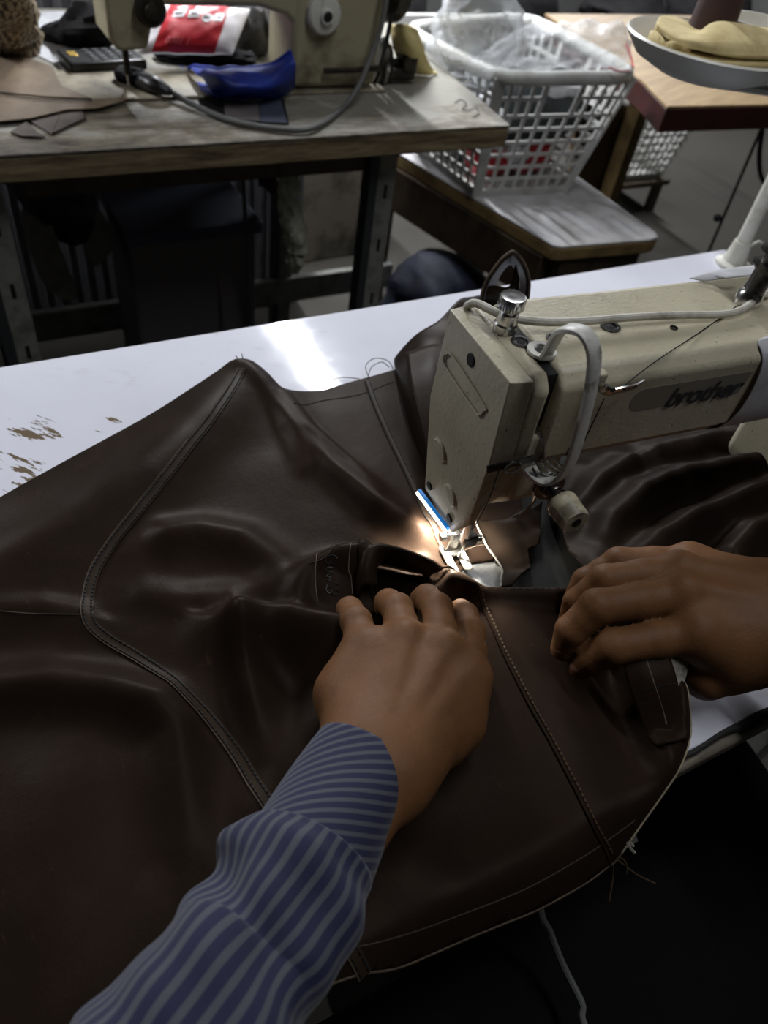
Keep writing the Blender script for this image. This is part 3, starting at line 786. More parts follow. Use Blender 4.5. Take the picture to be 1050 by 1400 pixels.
band_px = [(331, 504), (318, 530), (292, 568), (262, 606), (228, 650), (190, 698), (155, 742), (130, 782), (121, 818), (122, 846), (140, 868), (185, 896), (225, 922), (262, 955), (295, 992), (325, 1032), (352, 1076), (385, 1130), (420, 1200), (455, 1260), (500, 1335)]
sb, W, sd = surf_strip('seam_band', band_px, .0082, 'leather_band', J, n=260)
stitches('stitch_row', W, sd, -.0026, 'thread_brown', sb); stitches('stitch_row', W, sd, .0022, 'thread_brown', sb)
ed, _, _ = surf_strip('raw_edge', band_px, .0009, 'leather_edge', sb, n=260, lift=.0015, offset=-.0039)
seam_px = [(648, 798), (657, 815), (668, 845), (690, 895), (720, 955), (752, 1012), (785, 1075), (812, 1130), (836, 1180)]
sb2, W, sd = surf_strip('seam_ridge', seam_px, .0036, 'leather', J, n=160, lift=.0017)
stitches('stitch_row', W, sd, .0012, 'thread_tan', sb2, lift=.0021); 
seam3 = [(502, 522), (512, 550), (530, 592), (552, 638), (575, 688), (595, 725), (606, 750)]
sb3, W, sd = surf_strip('seam_band', seam3, .006, 'leather_band', J, n=120, lift=.0014)
stitches('stitch_row', W, sd, -.002, 'thread_brown', sb3); stitches('stitch_row', W, sd, .002, 'thread_brown', sb3)
def mark(name, px_pts, r, m, parent=None, off=.0003, n=30):
    W = cr([on_leather(*p) for p in px_pts], n); W = np.array([(p[0], p[1], float(leather_h(p[0], p[1])) + off) for p in W])
    G().tube(W, r, 5).build(name, m, parent or J, smooth=60)
mark('chalk_line', [(434, 822), (431, 795), (432, 768), (434, 757)], .00035, 'chalk')
mark('chalk_line', [(482, 812), (480, 790), (477, 768), (479, 745)], .00035, 'chalk')
mark('chalk_line', [(424, 770), (450, 757), (480, 748), (520, 743)], .0003, 'chalk_faint')
mark('chalk_line', [(400, 552), (440, 548), (490, 540), (538, 522)], .0003, 'chalk_faint')
mark('chalk_line', [(455, 1300), (520, 1288), (620, 1255), (720, 1215), (800, 1170), (868, 1122)], .0004, 'chalk_faint', n=60)
mark('chalk_line', [(0, 836), (60, 840), (112, 841)], .0004, 'chalk_faint')
# pen writing on the fold, strokes read downwards
strokes = [[(461, 764), (457, 760), (450, 760), (445, 764), (446, 770), (451, 771), (452, 767)], [(452, 771), (459, 772), (462, 775)],
           [(455, 777), (449, 776), (446, 779), (450, 782), (456, 781)], [(456, 784), (449, 785), (447, 789), (452, 790), (448, 793), (453, 795)],
           [(448, 800), (446, 806), (450, 812), (454, 806), (449, 801)], [(459, 799), (463, 799)], [(456, 806), (462, 808), (463, 813), (458, 815), (453, 812)]]
for st in strokes: mark('pen_stroke', st, .00045, 'ink', off=.0004, n=18)

# leather layer bunched up behind the face plate
rows = [[at(538, 497, .7575), at(548, 540, .7575), at(566, 598, .7575), at(588, 660, .7575)],
        [at(541, 488, .768), at(556, 532, .778), at(575, 590, .775), at(596, 655, .768)],
        [at(565, 462, .785), at(578, 500, .795), at(594, 562, .79), at(607, 640, .778)],
        [at(600, 436, .800), at(612, 478, .797), at(622, 545, .80), at(622, 625, .782)],
        [at(630, 408, .806), at(650, 450, .800), at(660, 520, .80), at(650, 610, .782)],
        [at(655, 402, .800), at(690, 430, .790), at(700, 500, .785), at(690, 590, .77)]]
A = loft(rows, 46, 40)
A[..., 2] += .002 * vnoise(A[..., 0], A[..., 1], 40, 5)
G().grid(A).build('rear_bunch', 'leather_dark', J, smooth=180, solid=.0016)
rows = [[at(556, 480, .795), at(600, 468, .803), at(626, 486, .800)], [at(562, 520, .802), at(596, 505, .808), at(620, 530, .802)], [at(578, 580, .797), at(600, 570, .80), at(618, 590, .794)], [at(590, 640, .785), at(605, 635, .785), at(616, 640, .784)]]
A = loft(rows, 22, 18); A[..., 2] -= .003
G().grid(A).build('rear_fold', 'leather_dark', J, smooth=180, solid=.0016)
# standing open fold (a leaf-shaped loop) behind the machine
leaf = [(657, 412), (660, 396), (668, 378), (682, 358), (694, 347), (703, 344), (713, 354), (721, 370), (724, 388), (722, 410)]
Y0 = .215
fr = cr([aty(x, y, Y0) for x, y in leaf], 40); rd = ray(692, 385); rd /= np.linalg.norm(rd); cf = fr.mean(0); mid = cf + (fr - cf) * .93 + rd * .02; bk = cf + (fr - cf) * .55 + rd * .045
G().grid(np.array([fr, mid, bk])).build('standing_fold', 'leather_dark', J, smooth=180, solid=.0022)
G().tube(fr, .0013, 6).build('fold_edge', 'leather_edge', J)
inn_ = cr([aty(x, y, Y0 + .012) for x, y in ((664, 392), (676, 390), (694, 392), (701, 380), (704, 362))], 24)
low = cr([aty(x, y, Y0 + .018) for x, y in ((660, 420), (676, 418), (694, 420), (706, 410), (708, 380))], 24)
G().grid(np.array([inn_, low])).build('inner_fold', 'leather_dark', J, smooth=180, solid=.0016)
rr = cr([aty(x, y, Y0 + .02) for x, y in ((713, 362), (717, 378), (717, 400))], 16); r2 = cr([aty(x, y, Y0 + .03) for x, y in ((706, 366), (708, 384), (703, 410))], 16)
G().grid(np.array([rr, r2])).build('fold_lining', 'suede', J, smooth=180, solid=.001)
# lip of the fold overhanging the opening behind the left fingers
lp = [(497, 800), (495, 778), (500, 758), (514, 746), (540, 749), (565, 757), (588, 766), (602, 777)]
hs_ = [.778, .784, .788, .789, .788, .786, .781, .771]
crest = cr([at(a, b, h) for (a, b), h in zip(lp, hs_)], 40)
cen = at(552, 800, .765)
rows = []
for f_, bl in ((-1.0, 1.0), (-.75, .85), (-.5, .55), (-.28, .25), (-.12, .06)):
    R_ = crest + (crest - cen) * (-f_) * (.55 * np.clip((np.arange(40) - 9) / 9, .10, 1))[:, None]; lz = leather_h(R_[:, 0], R_[:, 1]) + .0012
    R_[:, 2] = np.maximum(crest[:, 2] * (1 - bl) + lz * bl, lz); rows.append(R_)
for f_, dz in ((0, 0), (.10, .0004), (.22, -.0016), (.30, -.005), (.29, -.010)):
    R_ = crest + (cen - crest) * f_; R_[:, 2] = crest[:, 2] + dz; rows.append(R_)
G().grid(np.array(rows)).build('fold_lip', 'leather', J, smooth=180, solid=.0014)
# flap between the plate and the bed, with a pale cut edge
FL = [(648, 714), (665, 716), (690, 712), (740, 690), (738, 742), (722, 750), (726, 776), (715, 783), (700, 802), (684, 803), (687, 778), (678, 762), (665, 744)]
flp = [tuple(at(a, b, .759)[:2]) for a, b in FL]
def flap_h(X, Y):
    return .7585 + .004 * np.abs(vnoise(X, Y, 60, 8)) + .10 * np.clip(np.asarray(Y) - at(690, 740, .759)[1], 0, .05)
sheet('flap', flp, flap_h, 'leather_dark', J, step=.0022)
fe = [at(a, b, .760) for a, b in ((648, 714), (656, 728), (665, 744), (678, 762), (687, 778), (685, 790), (684, 803))]
G().tube([(p[0], p[1], float(flap_h(p[0], p[1])) + .0003) for p in cr(fe, 30)], .0008, 6).build('cut_edge', 'suede', J)
mark('chalk_line', [(633, 754), (648, 748), (664, 745)], .0004, 'chalk')
# far leather mass lying under the arm, right of the needle
BR = [([(812, 800, 18), (820, 752, 22), (845, 705, 28), (885, 665, 32), (940, 640, 34), (1000, 628, 34), (1080, 618, 34)], 20, 24),
      ([(862, 775, 22), (905, 730, 30), (955, 702, 32), (1005, 680, 34), (1080, 652, 36)], 15, 26),
      ([(775, 780, 8), (772, 730, 11), (790, 690, 14), (820, 655, 17), (860, 625, 18)], 12, 18),
      ([(1000, 752, 26), (1030, 724, 30), (1070, 708, 32)], 12, 18), ([(900, 612, 14), (980, 596, 18), (1080, 580, 22)], 16, 20),
      ([(830, 810, 12), (930, 800, 18), (1050, 790, 20), (1150, 780, 20)], 25, 25)]
BRW = [(wpath(p, .755), a / 1000, b / 1000) for p, a, b in BR]
def back_h(X, Y):
    h = np.zeros(np.shape(X))
    for P, wl, wr in BRW:
        d, _, _, side, par = nearest_on(np.asarray(X, float), np.asarray(Y, float), P, closed=False)
        e = np.interp(par, np.arange(len(P)), [p[2] for p in P]) * np.exp(-(d / np.where(side > 0, wl, wr)) ** 2)
        h = np.sqrt(h * h + e * e + .6 * h * e)
    return .756 + h + .003 * (vnoise(X, Y, 30, 11) + 1) + .001 * vnoise(X, Y, 80, 12)
BP = [(792, 806), (770, 770), (762, 735), (748, 690), (760, 645), (800, 605), (868, 575), (930, 555), (1010, 532), (1150, 510), (1300, 640), (1250, 800), (1000, 850), (860, 830)]
sheet('rear_panel', [tuple(at(a, b, .758)[:2]) for a, b in BP], back_h, 'leather_dark', J, step=.003)
# stitched hem strap folded over under the right index finger, and the pale cut edge of the panel
hr = [[(850, 903, .797), (878, 898, .801), (914, 896, .803)], [(860, 938, .790), (890, 934, .795), (924, 928, .797)], [(878, 988, .776), (905, 980, .781), (933, 972, .784)], [(893, 1030, .766), (914, 1024, .770), (936, 1016, .773)]]
A = loft([[at(*p) for p in r_3] for r_3 in hr], 26, 18)
A[..., 2] = np.maximum(A[..., 2], leather_h(A[..., 0], A[..., 1]) + .0018)
hs = G().grid(A).build('hem_strap', 'leather', J, smooth=180, solid=.0016)
g = G()
for r0 in (10, 13):
    for k in range(1, 16):
        p, q_ = A[r0, k], A[r0, k + 1]; g.tube([p + (0, 0, .0019), p + (q_ - p) * .6 + np.array((0, 0, .0019))], .0006, 5)
tag(g.build('stitch_row', 'thread_brown', hs, smooth=60), kind='stuff')
G().tube(A[:20, 9] + np.array((0, 0, .0018)), .0005, 5).build('chalk_line', 'chalk', hs)
ep = cr([(*poly[i], 0) for i in range(21, 37)], 160)
ep[:, 2] = leather_h(ep[:, 0], ep[:, 1]) - .0004
G().tube(ep[:72], .0009, 6).build('cut_edge', 'edge_tan', J)
G().tube(ep[71:], .0008, 6).build('cut_edge', 'leather_edge', J)
# hem lining showing by the right hand
q = [at(908, 902, .800), at(940, 902, .796), at(938, 922, .790), at(928, 958, .780), at(918, 930, .792)]
G().prism(q, (0, 0, .0015)).build('hem_lining', 'suede', J)
# loose fibres and thread ends
for pts in ([(838, 1181, .735), (838, 1200, .725), (833, 1232, .715)], [(848, 1172, .737), (856, 1180, .732), (857, 1195, .725)], [(845, 1176, .735), (870, 1195, .72), (896, 1208, .712)]):
    G().tube(cr([at(*p) for p in pts], 14), .0005, 5).build('thread_end', 'thread_tan', J)
for pts in ([(856, 1150, .742), (862, 1160, .739), (868, 1166, .737)], [(858, 1148, .742), (866, 1157, .739)]):
    G().tube(cr([at(*p) for p in pts], 8), .0009, 5).build('lint', 'suede', J)
for pts in ([(328, 500, .765), (326, 492, .768), (322, 486, .772)], [(334, 499, .765), (332, 490, .768), (330, 483, .772)], [(338, 500, .765), (336, 494, .768)],
            [(504, 516, .757), (500, 500, .760), (512, 490, .762), (530, 493, .761), (538, 505, .757)], [(503, 516, .757), (508, 502, .759), (522, 495, .761), (532, 502, .757)], [(450, 520, .7515), (468, 516, .752), (492, 518, .756)]):
    G().tube(cr([at(*p) for p in pts], 14), .00045, 5).build('thread_end', 'thread_black', J)
# ------------------------------------------------------------------ the operator: two hands and a striped sleeve
up = np.array((0, 0, 1.))
def surface_nets(D, org, h):
    Sg = D < 0; nx, ny, nz = D.shape
    cs = (nx - 1, ny - 1, nz - 1)
    acc = np.zeros(cs + (3,), np.float32); cnt = np.zeros(cs, np.float32)
    cor = [(a, b, c) for a in (0, 1) for b in (0, 1) for c in (0, 1)]
    sl = lambda o: D[o[0]:o[0] + cs[0], o[1]:o[1] + cs[1], o[2]:o[2] + cs[2]]
    for i in range(8):
        for j in range(i + 1, 8):
            a, b = np.array(cor[i]), np.array(cor[j])
            if np.abs(a - b).sum() != 1: continue
            va, vb = sl(cor[i]), sl(cor[j]); m = (va < 0) != (vb < 0)
            tt = np.where(m, va / np.where(m, va - vb, 1), 0)
            for k in range(3): acc[..., k] += m * (a[k] + tt * (b[k] - a[k]))
            cnt += m
    act = cnt > 0; idx = -np.ones(cs, int); idx[act] = np.arange(act.sum())
    I = np.argwhere(act); v = org + (I + acc[act] / cnt[act][:, None]) * h
    F = []
    for ax in range(3):
        sA = [slice(None)] * 3; sB = [slice(None)] * 3; sA[ax] = slice(0, -1); sB[ax] = slice(1, None)
        A_, B_ = Sg[tuple(sA)], Sg[tuple(sB)]; o1, o2 = (ax + 1) % 3, (ax + 2) % 3
        E_ = np.argwhere(A_ != B_)
        ok = (E_[:, o1] > 0) & (E_[:, o2] > 0) & (E_[:, o1] < cs[o1]) & (E_[:, o2] < cs[o2]); E_ = E_[ok]
        inside = A_[tuple(E_.T)]
        q = []
        for d1, d2 in ((-1, -1), (0, -1), (0, 0), (-1, 0)):
            e = E_.copy(); e[:, o1] += d1; e[:, o2] += d2; q.append(idx[tuple(e.T)])
        q = np.stack(q, 1); q[~inside] = q[~inside][:, ::-1]
        F.append(q)
    return v, np.concatenate(F)
def smin(a, b, k):
    hh = np.clip(.5 + .5 * (b - a) / k, 0, 1); return b + (a - b) * hh - k * hh * (1 - hh)
def cap_d(P, a, b, ra, rb):
    ba = b - a; t_ = np.clip(((P - a) @ ba) / ba.dot(ba), 0, 1)
    return np.linalg.norm(P - a - t_[..., None] * ba, axis=-1) - (ra + (rb - ra) * t_)
def hand_mesh(palm, fingers, tendons, name, parent, h=.0014, kp=.016, kj=.004, dents=()):
    allp = [p for c in palm + sum(fingers, []) for p in (c[0], c[1])]
    lo = np.min(allp, 0) - .034; hi = np.max(allp, 0) + .034
    ax = [np.arange(lo[k], hi[k], h) for k in range(3)]
    P = np.stack(np.meshgrid(*ax, indexing='ij'), -1).astype(np.float32)
    shp = P.shape[:3]
    def blend(A_, c, k):
        a, b = np.asarray(c[0], np.float32), np.asarray(c[1], np.float32); m_ = max(c[2], c[3]) + .02
        i0 = np.clip(((np.minimum(a, b) - m_ - lo) / h).astype(int), 0, np.array(shp) - 1); i1 = np.clip(((np.maximum(a, b) + m_ - lo) / h).astype(int) + 1, 1, shp)
        q = tuple(slice(x, y) for x, y in zip(i0, i1))
        A_[q] = smin(A_[q], cap_d(P[q], a, b, c[2], c[3]), k)
    D = np.full(shp, .05, np.float32); Fd = D.copy()
    for c in palm: blend(D, c, kp)
    for c in tendons: blend(D, c, .006)
    for fg in fingers:
        f_ = np.full(shp, .05, np.float32)
        for c in fg: blend(f_, c, .0035)
        Fd = smin(Fd, f_, .0012)
    D = smin(D, Fd, kj)
    for c, r, k in dents:
        d = np.linalg.norm(P - np.asarray(c, np.float32), axis=-1) - r; D = -smin(-D, d, k)
    v, f = surface_nets(D, lo, h)
    return mk(name, v, f.tolist(), 'skin', parent, smooth=180)
def chain(js):
    """[(px, py, z, radius)] -> capsules, with slightly thicker joints"""
    P = [at(a, b, c) for a, b, c, r in js]; R_ = [j[3] for j in js]; out = []
    for i in range(len(js) - 1):
        m_ = (P[i] + P[i + 1]) / 2; rm = (R_[i] + R_[i + 1]) / 2 * (.93 if i else .97)
        out += [(P[i], m_, R_[i], rm), (m_, P[i + 1], rm, R_[i + 1])]
    return out
OP = thing('person', 'person in a striped blue shirt guiding brown leather with both hands', 'person', (-.1, -.25, 0))
# left hand
wl, wr = at(493, 1032, .800), at(535, 1060, .798)
fl, frr = at(420, 1150, .808), at(455, 1175, .808)
mp, mr_, mm, mi = at(500, 892, .797), at(554, 878, .805), at(606, 894, .808), at(636, 925, .801)
palm = [(wl, fl, .0175, .019), (wr, frr, .0175, .019),
        (wl, mp, .0175, .0125), (wl * .7 + wr * .3, mr_, .0175, .0135), (wl * .35 + wr * .65, mm, .0175, .0138), (wr, mi, .0175, .0135),
        (wl, at(474, 950, .785), .017, .017), (at(474, 950, .785), mp, .016, .0115),
        (wr, at(618, 985, .783), .019, .017), (at(618, 985, .783), mi, .017, .0115), (mp - up * .006, mi - up * .006, .007, .007)]
fingers = [chain([(500, 892, .797, .0110), (487, 850, .793, .0098), (478, 834, .780, .0086), (480, 832, .767, .0076)]),
           chain([(554, 878, .805, .0116), (543, 832, .799, .0099), (531, 824, .783, .0090), (527, 830, .769, .0080)]),
           chain([(606, 894, .808, .0118), (597, 832, .800, .0102), (583, 818, .785, .0092), (575, 820, .771, .0082)]),
           chain([(636, 925, .801, .0116), (642, 864, .795, .0097), (636, 842, .785, .0087), (630, 834, .774, .0080)]),
           chain([(600, 1010, .785, .018), (634, 945, .773, .0145), (642, 890, .768, .0115), (630, 855, .766, .0098)])]
def tend(a, b, ra, lift): return (a + up * lift, b + up * lift * .6, .0034, .0034)
tendons = [(mr_ + up * .0115, (wl * .5 + wr * .5) + up * .0165, .0042, .0028), (mm + up * .0115, (wl * .35 + wr * .65) + up * .0165, .0042, .0028), (mi + up * .0105, wr + up * .016, .0038, .0028), (mp + up * .010, (wl * .75 + wr * .25) + up * .0165, .0036, .0026),]
knk = [(mr_ + up * .003, mr_ + up * .004, .0110, .0110), (mm + up * .003, mm + up * .004, .0110, .0110), (mi + up * .002, mi + up * .003, .0108, .0108)]
lh = hand_mesh(palm, fingers, tendons + knk, 'left_hand', OP)
def nail(px, py, z, nrm, along, wdt, ln, parent):
    c = at(px, py, z); nrm = V3(nrm) / np.linalg.norm(nrm); al = V3(along); al -= nrm * al.dot(nrm); al /= np.linalg.norm(al); sd_ = np.cross(nrm, al)
    rows = [[c + al * (ln * u) + sd_ * (wdt * v * math.sqrt(max(0.05, 1 - u * u * .55))) - nrm * (.0035 * v * v * 0.6 + .0008 * u * u) for v in np.linspace(-1, 1, 9)] for u in np.linspace(-1, 1, 9)]
    G().grid(np.array(rows)).build('fingernail', 'nail', parent, smooth=180, solid=.0008)
dcam = lambda px, py: -ray(px, py) / np.linalg.norm(ray(px, py))
P1, P2 = at(637, 846, .785), at(630, 838, .774)
nail(630, 830, .7845, dcam(628, 824) * .6 + np.array((.1, .5, .3)), P2 - P1, .0052, .0058, lh)
# right hand
MI, MM, MRr, MP = at(950, 866, .810), at(928, 815, .820), at(926, 782, .818), at(942, 768, .806)
w1, w2 = at(1075, 815, .820), at(1075, 880, .812)
f1, f2 = at(1230, 850, .845), at(1230, 930, .838)
palm = [(w1, f1, .0215, .027), (w2, f2, .0215, .027), 
        (w1, MP, .020, .0125), (w1 * .7 + w2 * .3, MRr, .021, .0135), (w1 * .4 + w2 * .6, MM, .021, .0142), (w2, MI, .020, .0142), (MP, MI, .009, .009),
        (w2, at(1000, 900, .795), .02, .018), (at(1000, 900, .795), MI, .018, .012), (w1 - up * .01, at(985, 810, .795), .02, .016)]
fingers = [chain([(950, 866, .810, .0136), (838, 884, .803, .0116), (808, 899, .787, .0100), (794, 911, .775, .0088)]),
           chain([(928, 815, .820, .0136), (816, 830, .815, .0117), (781, 862, .797, .0102), (771, 886, .780, .0089)]),
           chain([(926, 782, .818, .0128), (827, 794, .811, .0110), (790, 824, .792, .0098), (780, 848, .777, .0085)]),
           chain([(942, 768, .806, .0118), (845, 768, .800, .0102), (800, 794, .785, .0090), (786, 818, .773, .0079)]),
           chain([(1020, 905, .793, .0185), (965, 925, .781, .0150), (920, 905, .776, .0120), (895, 885, .776, .0100)])]
tendons = [(MI + up * .011, w2 + up * .016, .004, .0028), (MM + up * .0118, (w1 * .4 + w2 * .6) + up * .017, .0042, .0028), (MRr + up * .011, (w1 * .75 + w2 * .25) + up * .017, .004, .0026),
           (MM + up * .004, MM + up * .005, .0124, .0124), (MI + up * .003, MI + up * .004, .0122, .0122), (MRr + up * .003, MRr + up * .004, .0118, .0118)]
rh = hand_mesh(palm, fingers, tendons, 'right_hand', OP)
for (px, py, z, a, b, wd_, ln_, off) in ((788, 908, .783, (808, 899, .787), (794, 911, .775), .0052, .006, (-.8, .1, .35)), (764, 880, .788, (781, 864, .797), (771, 888, .780), .0052, .006, (-.85, .25, .3)), (776, 843, .785, (790, 827, .792), (780, 852, .777), .0048, .0055, (-.8, .35, .3))):
    nail(px, py, z, off, at(*b) - at(*a), wd_, ln_, rh)

# sleeve: rings along the forearm, u around and v along in metres
def tube_cloth(name, axis_pts, radii, parent, m, nu=72, nv=90, wr=None, ell=1.12):
    Cn = cr(axis_pts, nv); Rr = np.interp(np.linspace(0, 1, nv), np.linspace(0, 1, len(radii)), radii)
    Tn = np.gradient(Cn, axis=0); Tn /= np.linalg.norm(Tn, axis=1)[:, None]
    v_ = np.r_[0, np.cumsum(np.linalg.norm(np.diff(Cn, axis=0), axis=1))]
    V = []; UV = []
    for i in range(nv):
        sd_ = np.cross(Tn[i], up); sd_ /= np.linalg.norm(sd_); uu = np.cross(sd_, Tn[i])
        for k in range(nu + 1):
            a = 2 * math.pi * (k % nu) / nu
            r = Rr[i] + (wr(a, v_[i]) if wr else 0)
            V.append(Cn[i] + sd_ * (math.cos(a) * r * ell) + uu * (math.sin(a) * r))
            UV.append((2 * math.pi * k / nu * .036, v_[i]))
    n1 = nu + 1
    Fc = [(i * n1 + k, (i + 1) * n1 + k, (i + 1) * n1 + k + 1, i * n1 + k + 1) for i in range(nv - 1) for k in range(nu)]
    return mk(name, np.array(V), Fc, m, parent, smooth=180, solid=.0012, uv=np.array(UV))
def sleeve_wr(a, v):
    e = np.clip(v / .012, 0, 1)
    f1_ = .0030 * math.sin(62 * v + 2.2 * math.sin(a + .6) + .5) * (.5 + .5 * math.cos(a - .3))
    f2_ = .0020 * math.sin(118 * v - 2.8 * math.sin(a - 1.0)) + .0012 * math.sin(210 * v + 4 * math.sin(a + 2) + 1.0)
    f3_ = .0016 * math.sin(5 * a + 30 * v)
    return (f1_ + f2_ + f3_) * e + .0013 * math.exp(-((v - .014) / .010) ** 2) * (1.6 + math.cos(a - .2))
ax0 = (at(494, 1042, .802)); ax1 = at(408, 1180, .815); 
cuff_ax = [at(498, 1038, .802), at(460, 1105, .806), at(420, 1175, .811), at(395, 1220, .815)]
sl_ax = [at(420, 1172, .811), at(392, 1225, .815), at(340, 1310, .820), at(287, 1395, .826), (-.34, -.27, .835), (-.45, -.35, .85)]
sleeve = tube_cloth('shirt_sleeve', sl_ax, [.0300, .0325, .0325, .034, .040, .046], OP, 'sleeve_cloth', wr=sleeve_wr)
tube_cloth('cuff', cuff_ax, [.0255, .0275, .0290, .030], sleeve, 'cuff_cloth', nv=50, wr=lambda a, v: .0008 * math.sin(3 * a + 60 * v))
rs_ax = [f1 * .5 + f2 * .5, (f1 + f2) / 2 + np.array((.1, -.09, .02)), (f1 + f2) / 2 + np.array((.17, -.2, .04))]
tube_cloth('shirt_sleeve', rs_ax, [.042, .048, .055], OP, 'sleeve_cloth', wr=sleeve_wr, nv=40)
# lap in black trousers below the table edge
g = G()
for pts in (((.06, -.62, .53), (.14, -.40, .53), (.22, -.16, .52), (.25, -.10, .44), (.25, -.12, .10)), ((-.20, -.62, .53), (-.24, -.40, .53), (-.28, -.16, .52), (-.30, -.10, .44), (-.30, -.12, .10))):
    g.tube(cr(pts, 30), list(np.interp(np.linspace(0, 1, 30), (0, .45, .6, 1), (.085, .068, .062, .05))), 24)
g.build('trousers', 'black_cloth', OP)
ap = loft([[(-.36, y, .56) , (-.26, y, .605), (-.02, y, .585), (.16, y, .605), (.30, y, .55)] for y in (-.64, -.45, -.30, -.215)] + [[(-.36, -.20, .48), (-.26, -.195, .50), (-.02, -.195, .48), (.20, -.195, .50), (.32, -.20, .46)], [(-.36, -.20, .30), (-.26, -.19, .30), (-.02, -.19, .28), (.20, -.19, .30), (.32, -.20, .28)]], 40, 50)
ap[..., 2] += .008 * vnoise(ap[..., 0], ap[..., 1], 14, 200)
G().grid(ap).build('apron', 'apron_dark', OP, smooth=180, solid=.003)  # apron added across the lap to cover the lit floor and keep it black
for sx in (-.30, .25):
    G().grid(loft([[(sx - .04, -.14, .0), (sx - .045, -.05, .0), (sx - .03, .08, .0)], [(sx - .045, -.15, .06), (sx - .048, -.05, .06), (sx - .035, .09, .03)], [(sx, -.16, .11), (sx, -.06, .11), (sx, .10, .045)], [(sx + .045, -.15, .06), (sx + .048, -.05, .06), (sx + .035, .09, .03)], [(sx + .04, -.14, .0), (sx + .045, -.05, .0), (sx + .03, .08, .0)]], 14, 14)).build('shoe', 'black_plastic', OP, solid=.004)
# ------------------------------------------------------------------ background helpers
def lump(pts, radii, amp=.15, seed=0, nu=28, nv=26, flat=1.0, freq=3.0):
    """crumpled bundle: rings along a path with noisy radius, closed at both ends"""
    Cn = cr(pts, nv); s_ = np.linspace(0, 1, nv); Rr = np.interp(s_, np.linspace(0, 1, len(radii)), radii) * np.clip(np.minimum(s_, 1 - s_) * 9 + .08, 0, 1) ** .5
    Tn = np.gradient(Cn, axis=0); Tn /= np.linalg.norm(Tn, axis=1)[:, None]
    A = np.zeros((nv, nu, 3)); u_ = V3((0, 0, 1)) if abs(Tn[0][2]) < .9 else V3((0, 1, 0))
    for i in range(nv):
        sd_ = np.cross(Tn[i], u_); sd_ /= np.linalg.norm(sd_); uu = np.cross(sd_, Tn[i])
        for k in range(nu):
            a = 2 * math.pi * k / nu
            nz = vnoise(np.array(math.cos(a) * freq + i * .35), np.array(math.sin(a) * freq + i * .2), 1.0, seed) + .5 * vnoise(np.array(math.cos(a) * freq * 2.3), np.array(math.sin(a) * freq * 2.3 + i * .5), 1.0, seed + 1)
            r = Rr[i] * (1 + amp * float(nz))
            A[i, k] = Cn[i] + sd_ * (math.cos(a) * r) + uu * (math.sin(a) * r * flat)
    g = G(); g.grid(A, closed=True); n = len(g.v)
    g.f.append(tuple(range(nu))[::-1]); g.f.append(tuple(range(n - nu, n)))
    return g
def single(g, name, m, label, cat, group=None, **kw):
    return tag(g.build(name, m, **kw), label, cat, group)
def flat_piece(px, z, th, warp=0.0):
    return G().prism([at(a, b, z) for a, b in px], (0, 0, th))

# ------------------------------------------------------------------ old worn bench with the old machine
B = thing('work_bench', 'old paint-stained wooden bench carrying the grimy sewing machine', 'bench', (0, 1.13, 0))
bt = [(-1.05, .815), (.605, .815), (.69, 1.47), (-1.05, 1.47)]
G().prism([(x, y, .746) for x, y in bt], (0, 0, .004)).build('bench_top', 'worn_bench', B, bevel=.002)
G().prism([(x, y + (.002 if y < 1 else -.002), .712) for x, y in bt], (0, 0, .034)).build('core_board', 'worn_edge', B, bevel=.003)
for lx, ly in ((-.2245, .885), (.404, .885), (-.2245, 1.42), (.45, 1.42)):
    l_ = G().box((lx, ly - .0175, .356), (.034, .003, .712)).box((lx - .017, ly, .356), (.003, .036, .712)).build('leg', 'leg_grey', B)
    if ly < 1:
        for zz in (.24, .42, .53, .63): G().box((lx, ly - .0195, zz), (.006, .001, .024)).build('slot', 'slot_black', l_)
    G().box((lx - .026, ly - .006, .356), (.016, .03, .712)).build('leg_backing', 'leg_dark', B)
G().box((.12, 1.40, .13), (1.3, .02, .07)).build('lower_rail', 'leg_grey', B, bevel=.003)
G().box((.12, .90, .685), (.6, .03, .05)).build('apron_rail', 'dark_wood', B, bevel=.003)
G().tube([aty(331, 225, 1.0), aty(344, 445, 1.0), (aty(344, 445, 1.0)[0] + .005, 1.0, .05)], .004, 8).build('treadle_rod', 'leg_dark', B)

OM = thing('sewing_machine', 'grimy old cream sewing machine with dark handwheel on the worn bench', 'sewing machine', (.2, 1.05, .75))
G().box((.17, 1.05, .7525), (.56, .13, .005)).build('bed', 'old_bed', OM, bevel=.002)
G().prism([(.272, .995, .757), (.276, .995, .87), (.285, .995, .985), (.435, .995, .985), (.432, .995, .757)], (0, .11, 0)).build('pillar', 'old_machine', OM, bevel=.01, seg=3)
G().prism([(-.015, .998, .875), (.10, .998, .872), (.22, .998, .872), (.262, .998, .862), (.30, .998, .83), (.30, .998, .985), (-.015, .998, .985)], (0, .1, 0)).build('arm', 'old_machine', OM, bevel=.008, seg=3)
G().prism([(-.014, .992, .985), (-.012, .992, .83), (.0, .992, .815), (.042, .992, .818), (.052, .992, .85), (.075, .992, .88), (.08, .992, .985)], (0, .09, 0)).build('head', 'old_machine', OM, bevel=.006, seg=3)
q = aty(204, 12, .985)
G().lathe([(.022, 0), (.022, .010), (.018, .014), (.012, .014), (.010, .02), (.003, .021)], q, (0, -1, 0), 28).build('tension_knob', 'old_iron', OM)
p0, p1 = aty(170, 60, 1.03), aty(177, 122, 1.03)
G().tube([p0, p0 * .35 + p1 * .65], .005, 12).build('needle_bar', 'old_iron', OM)
G().tube([p0 * .35 + p1 * .65, p1], .003, 10).build('presser_bar', 'chrome', OM)
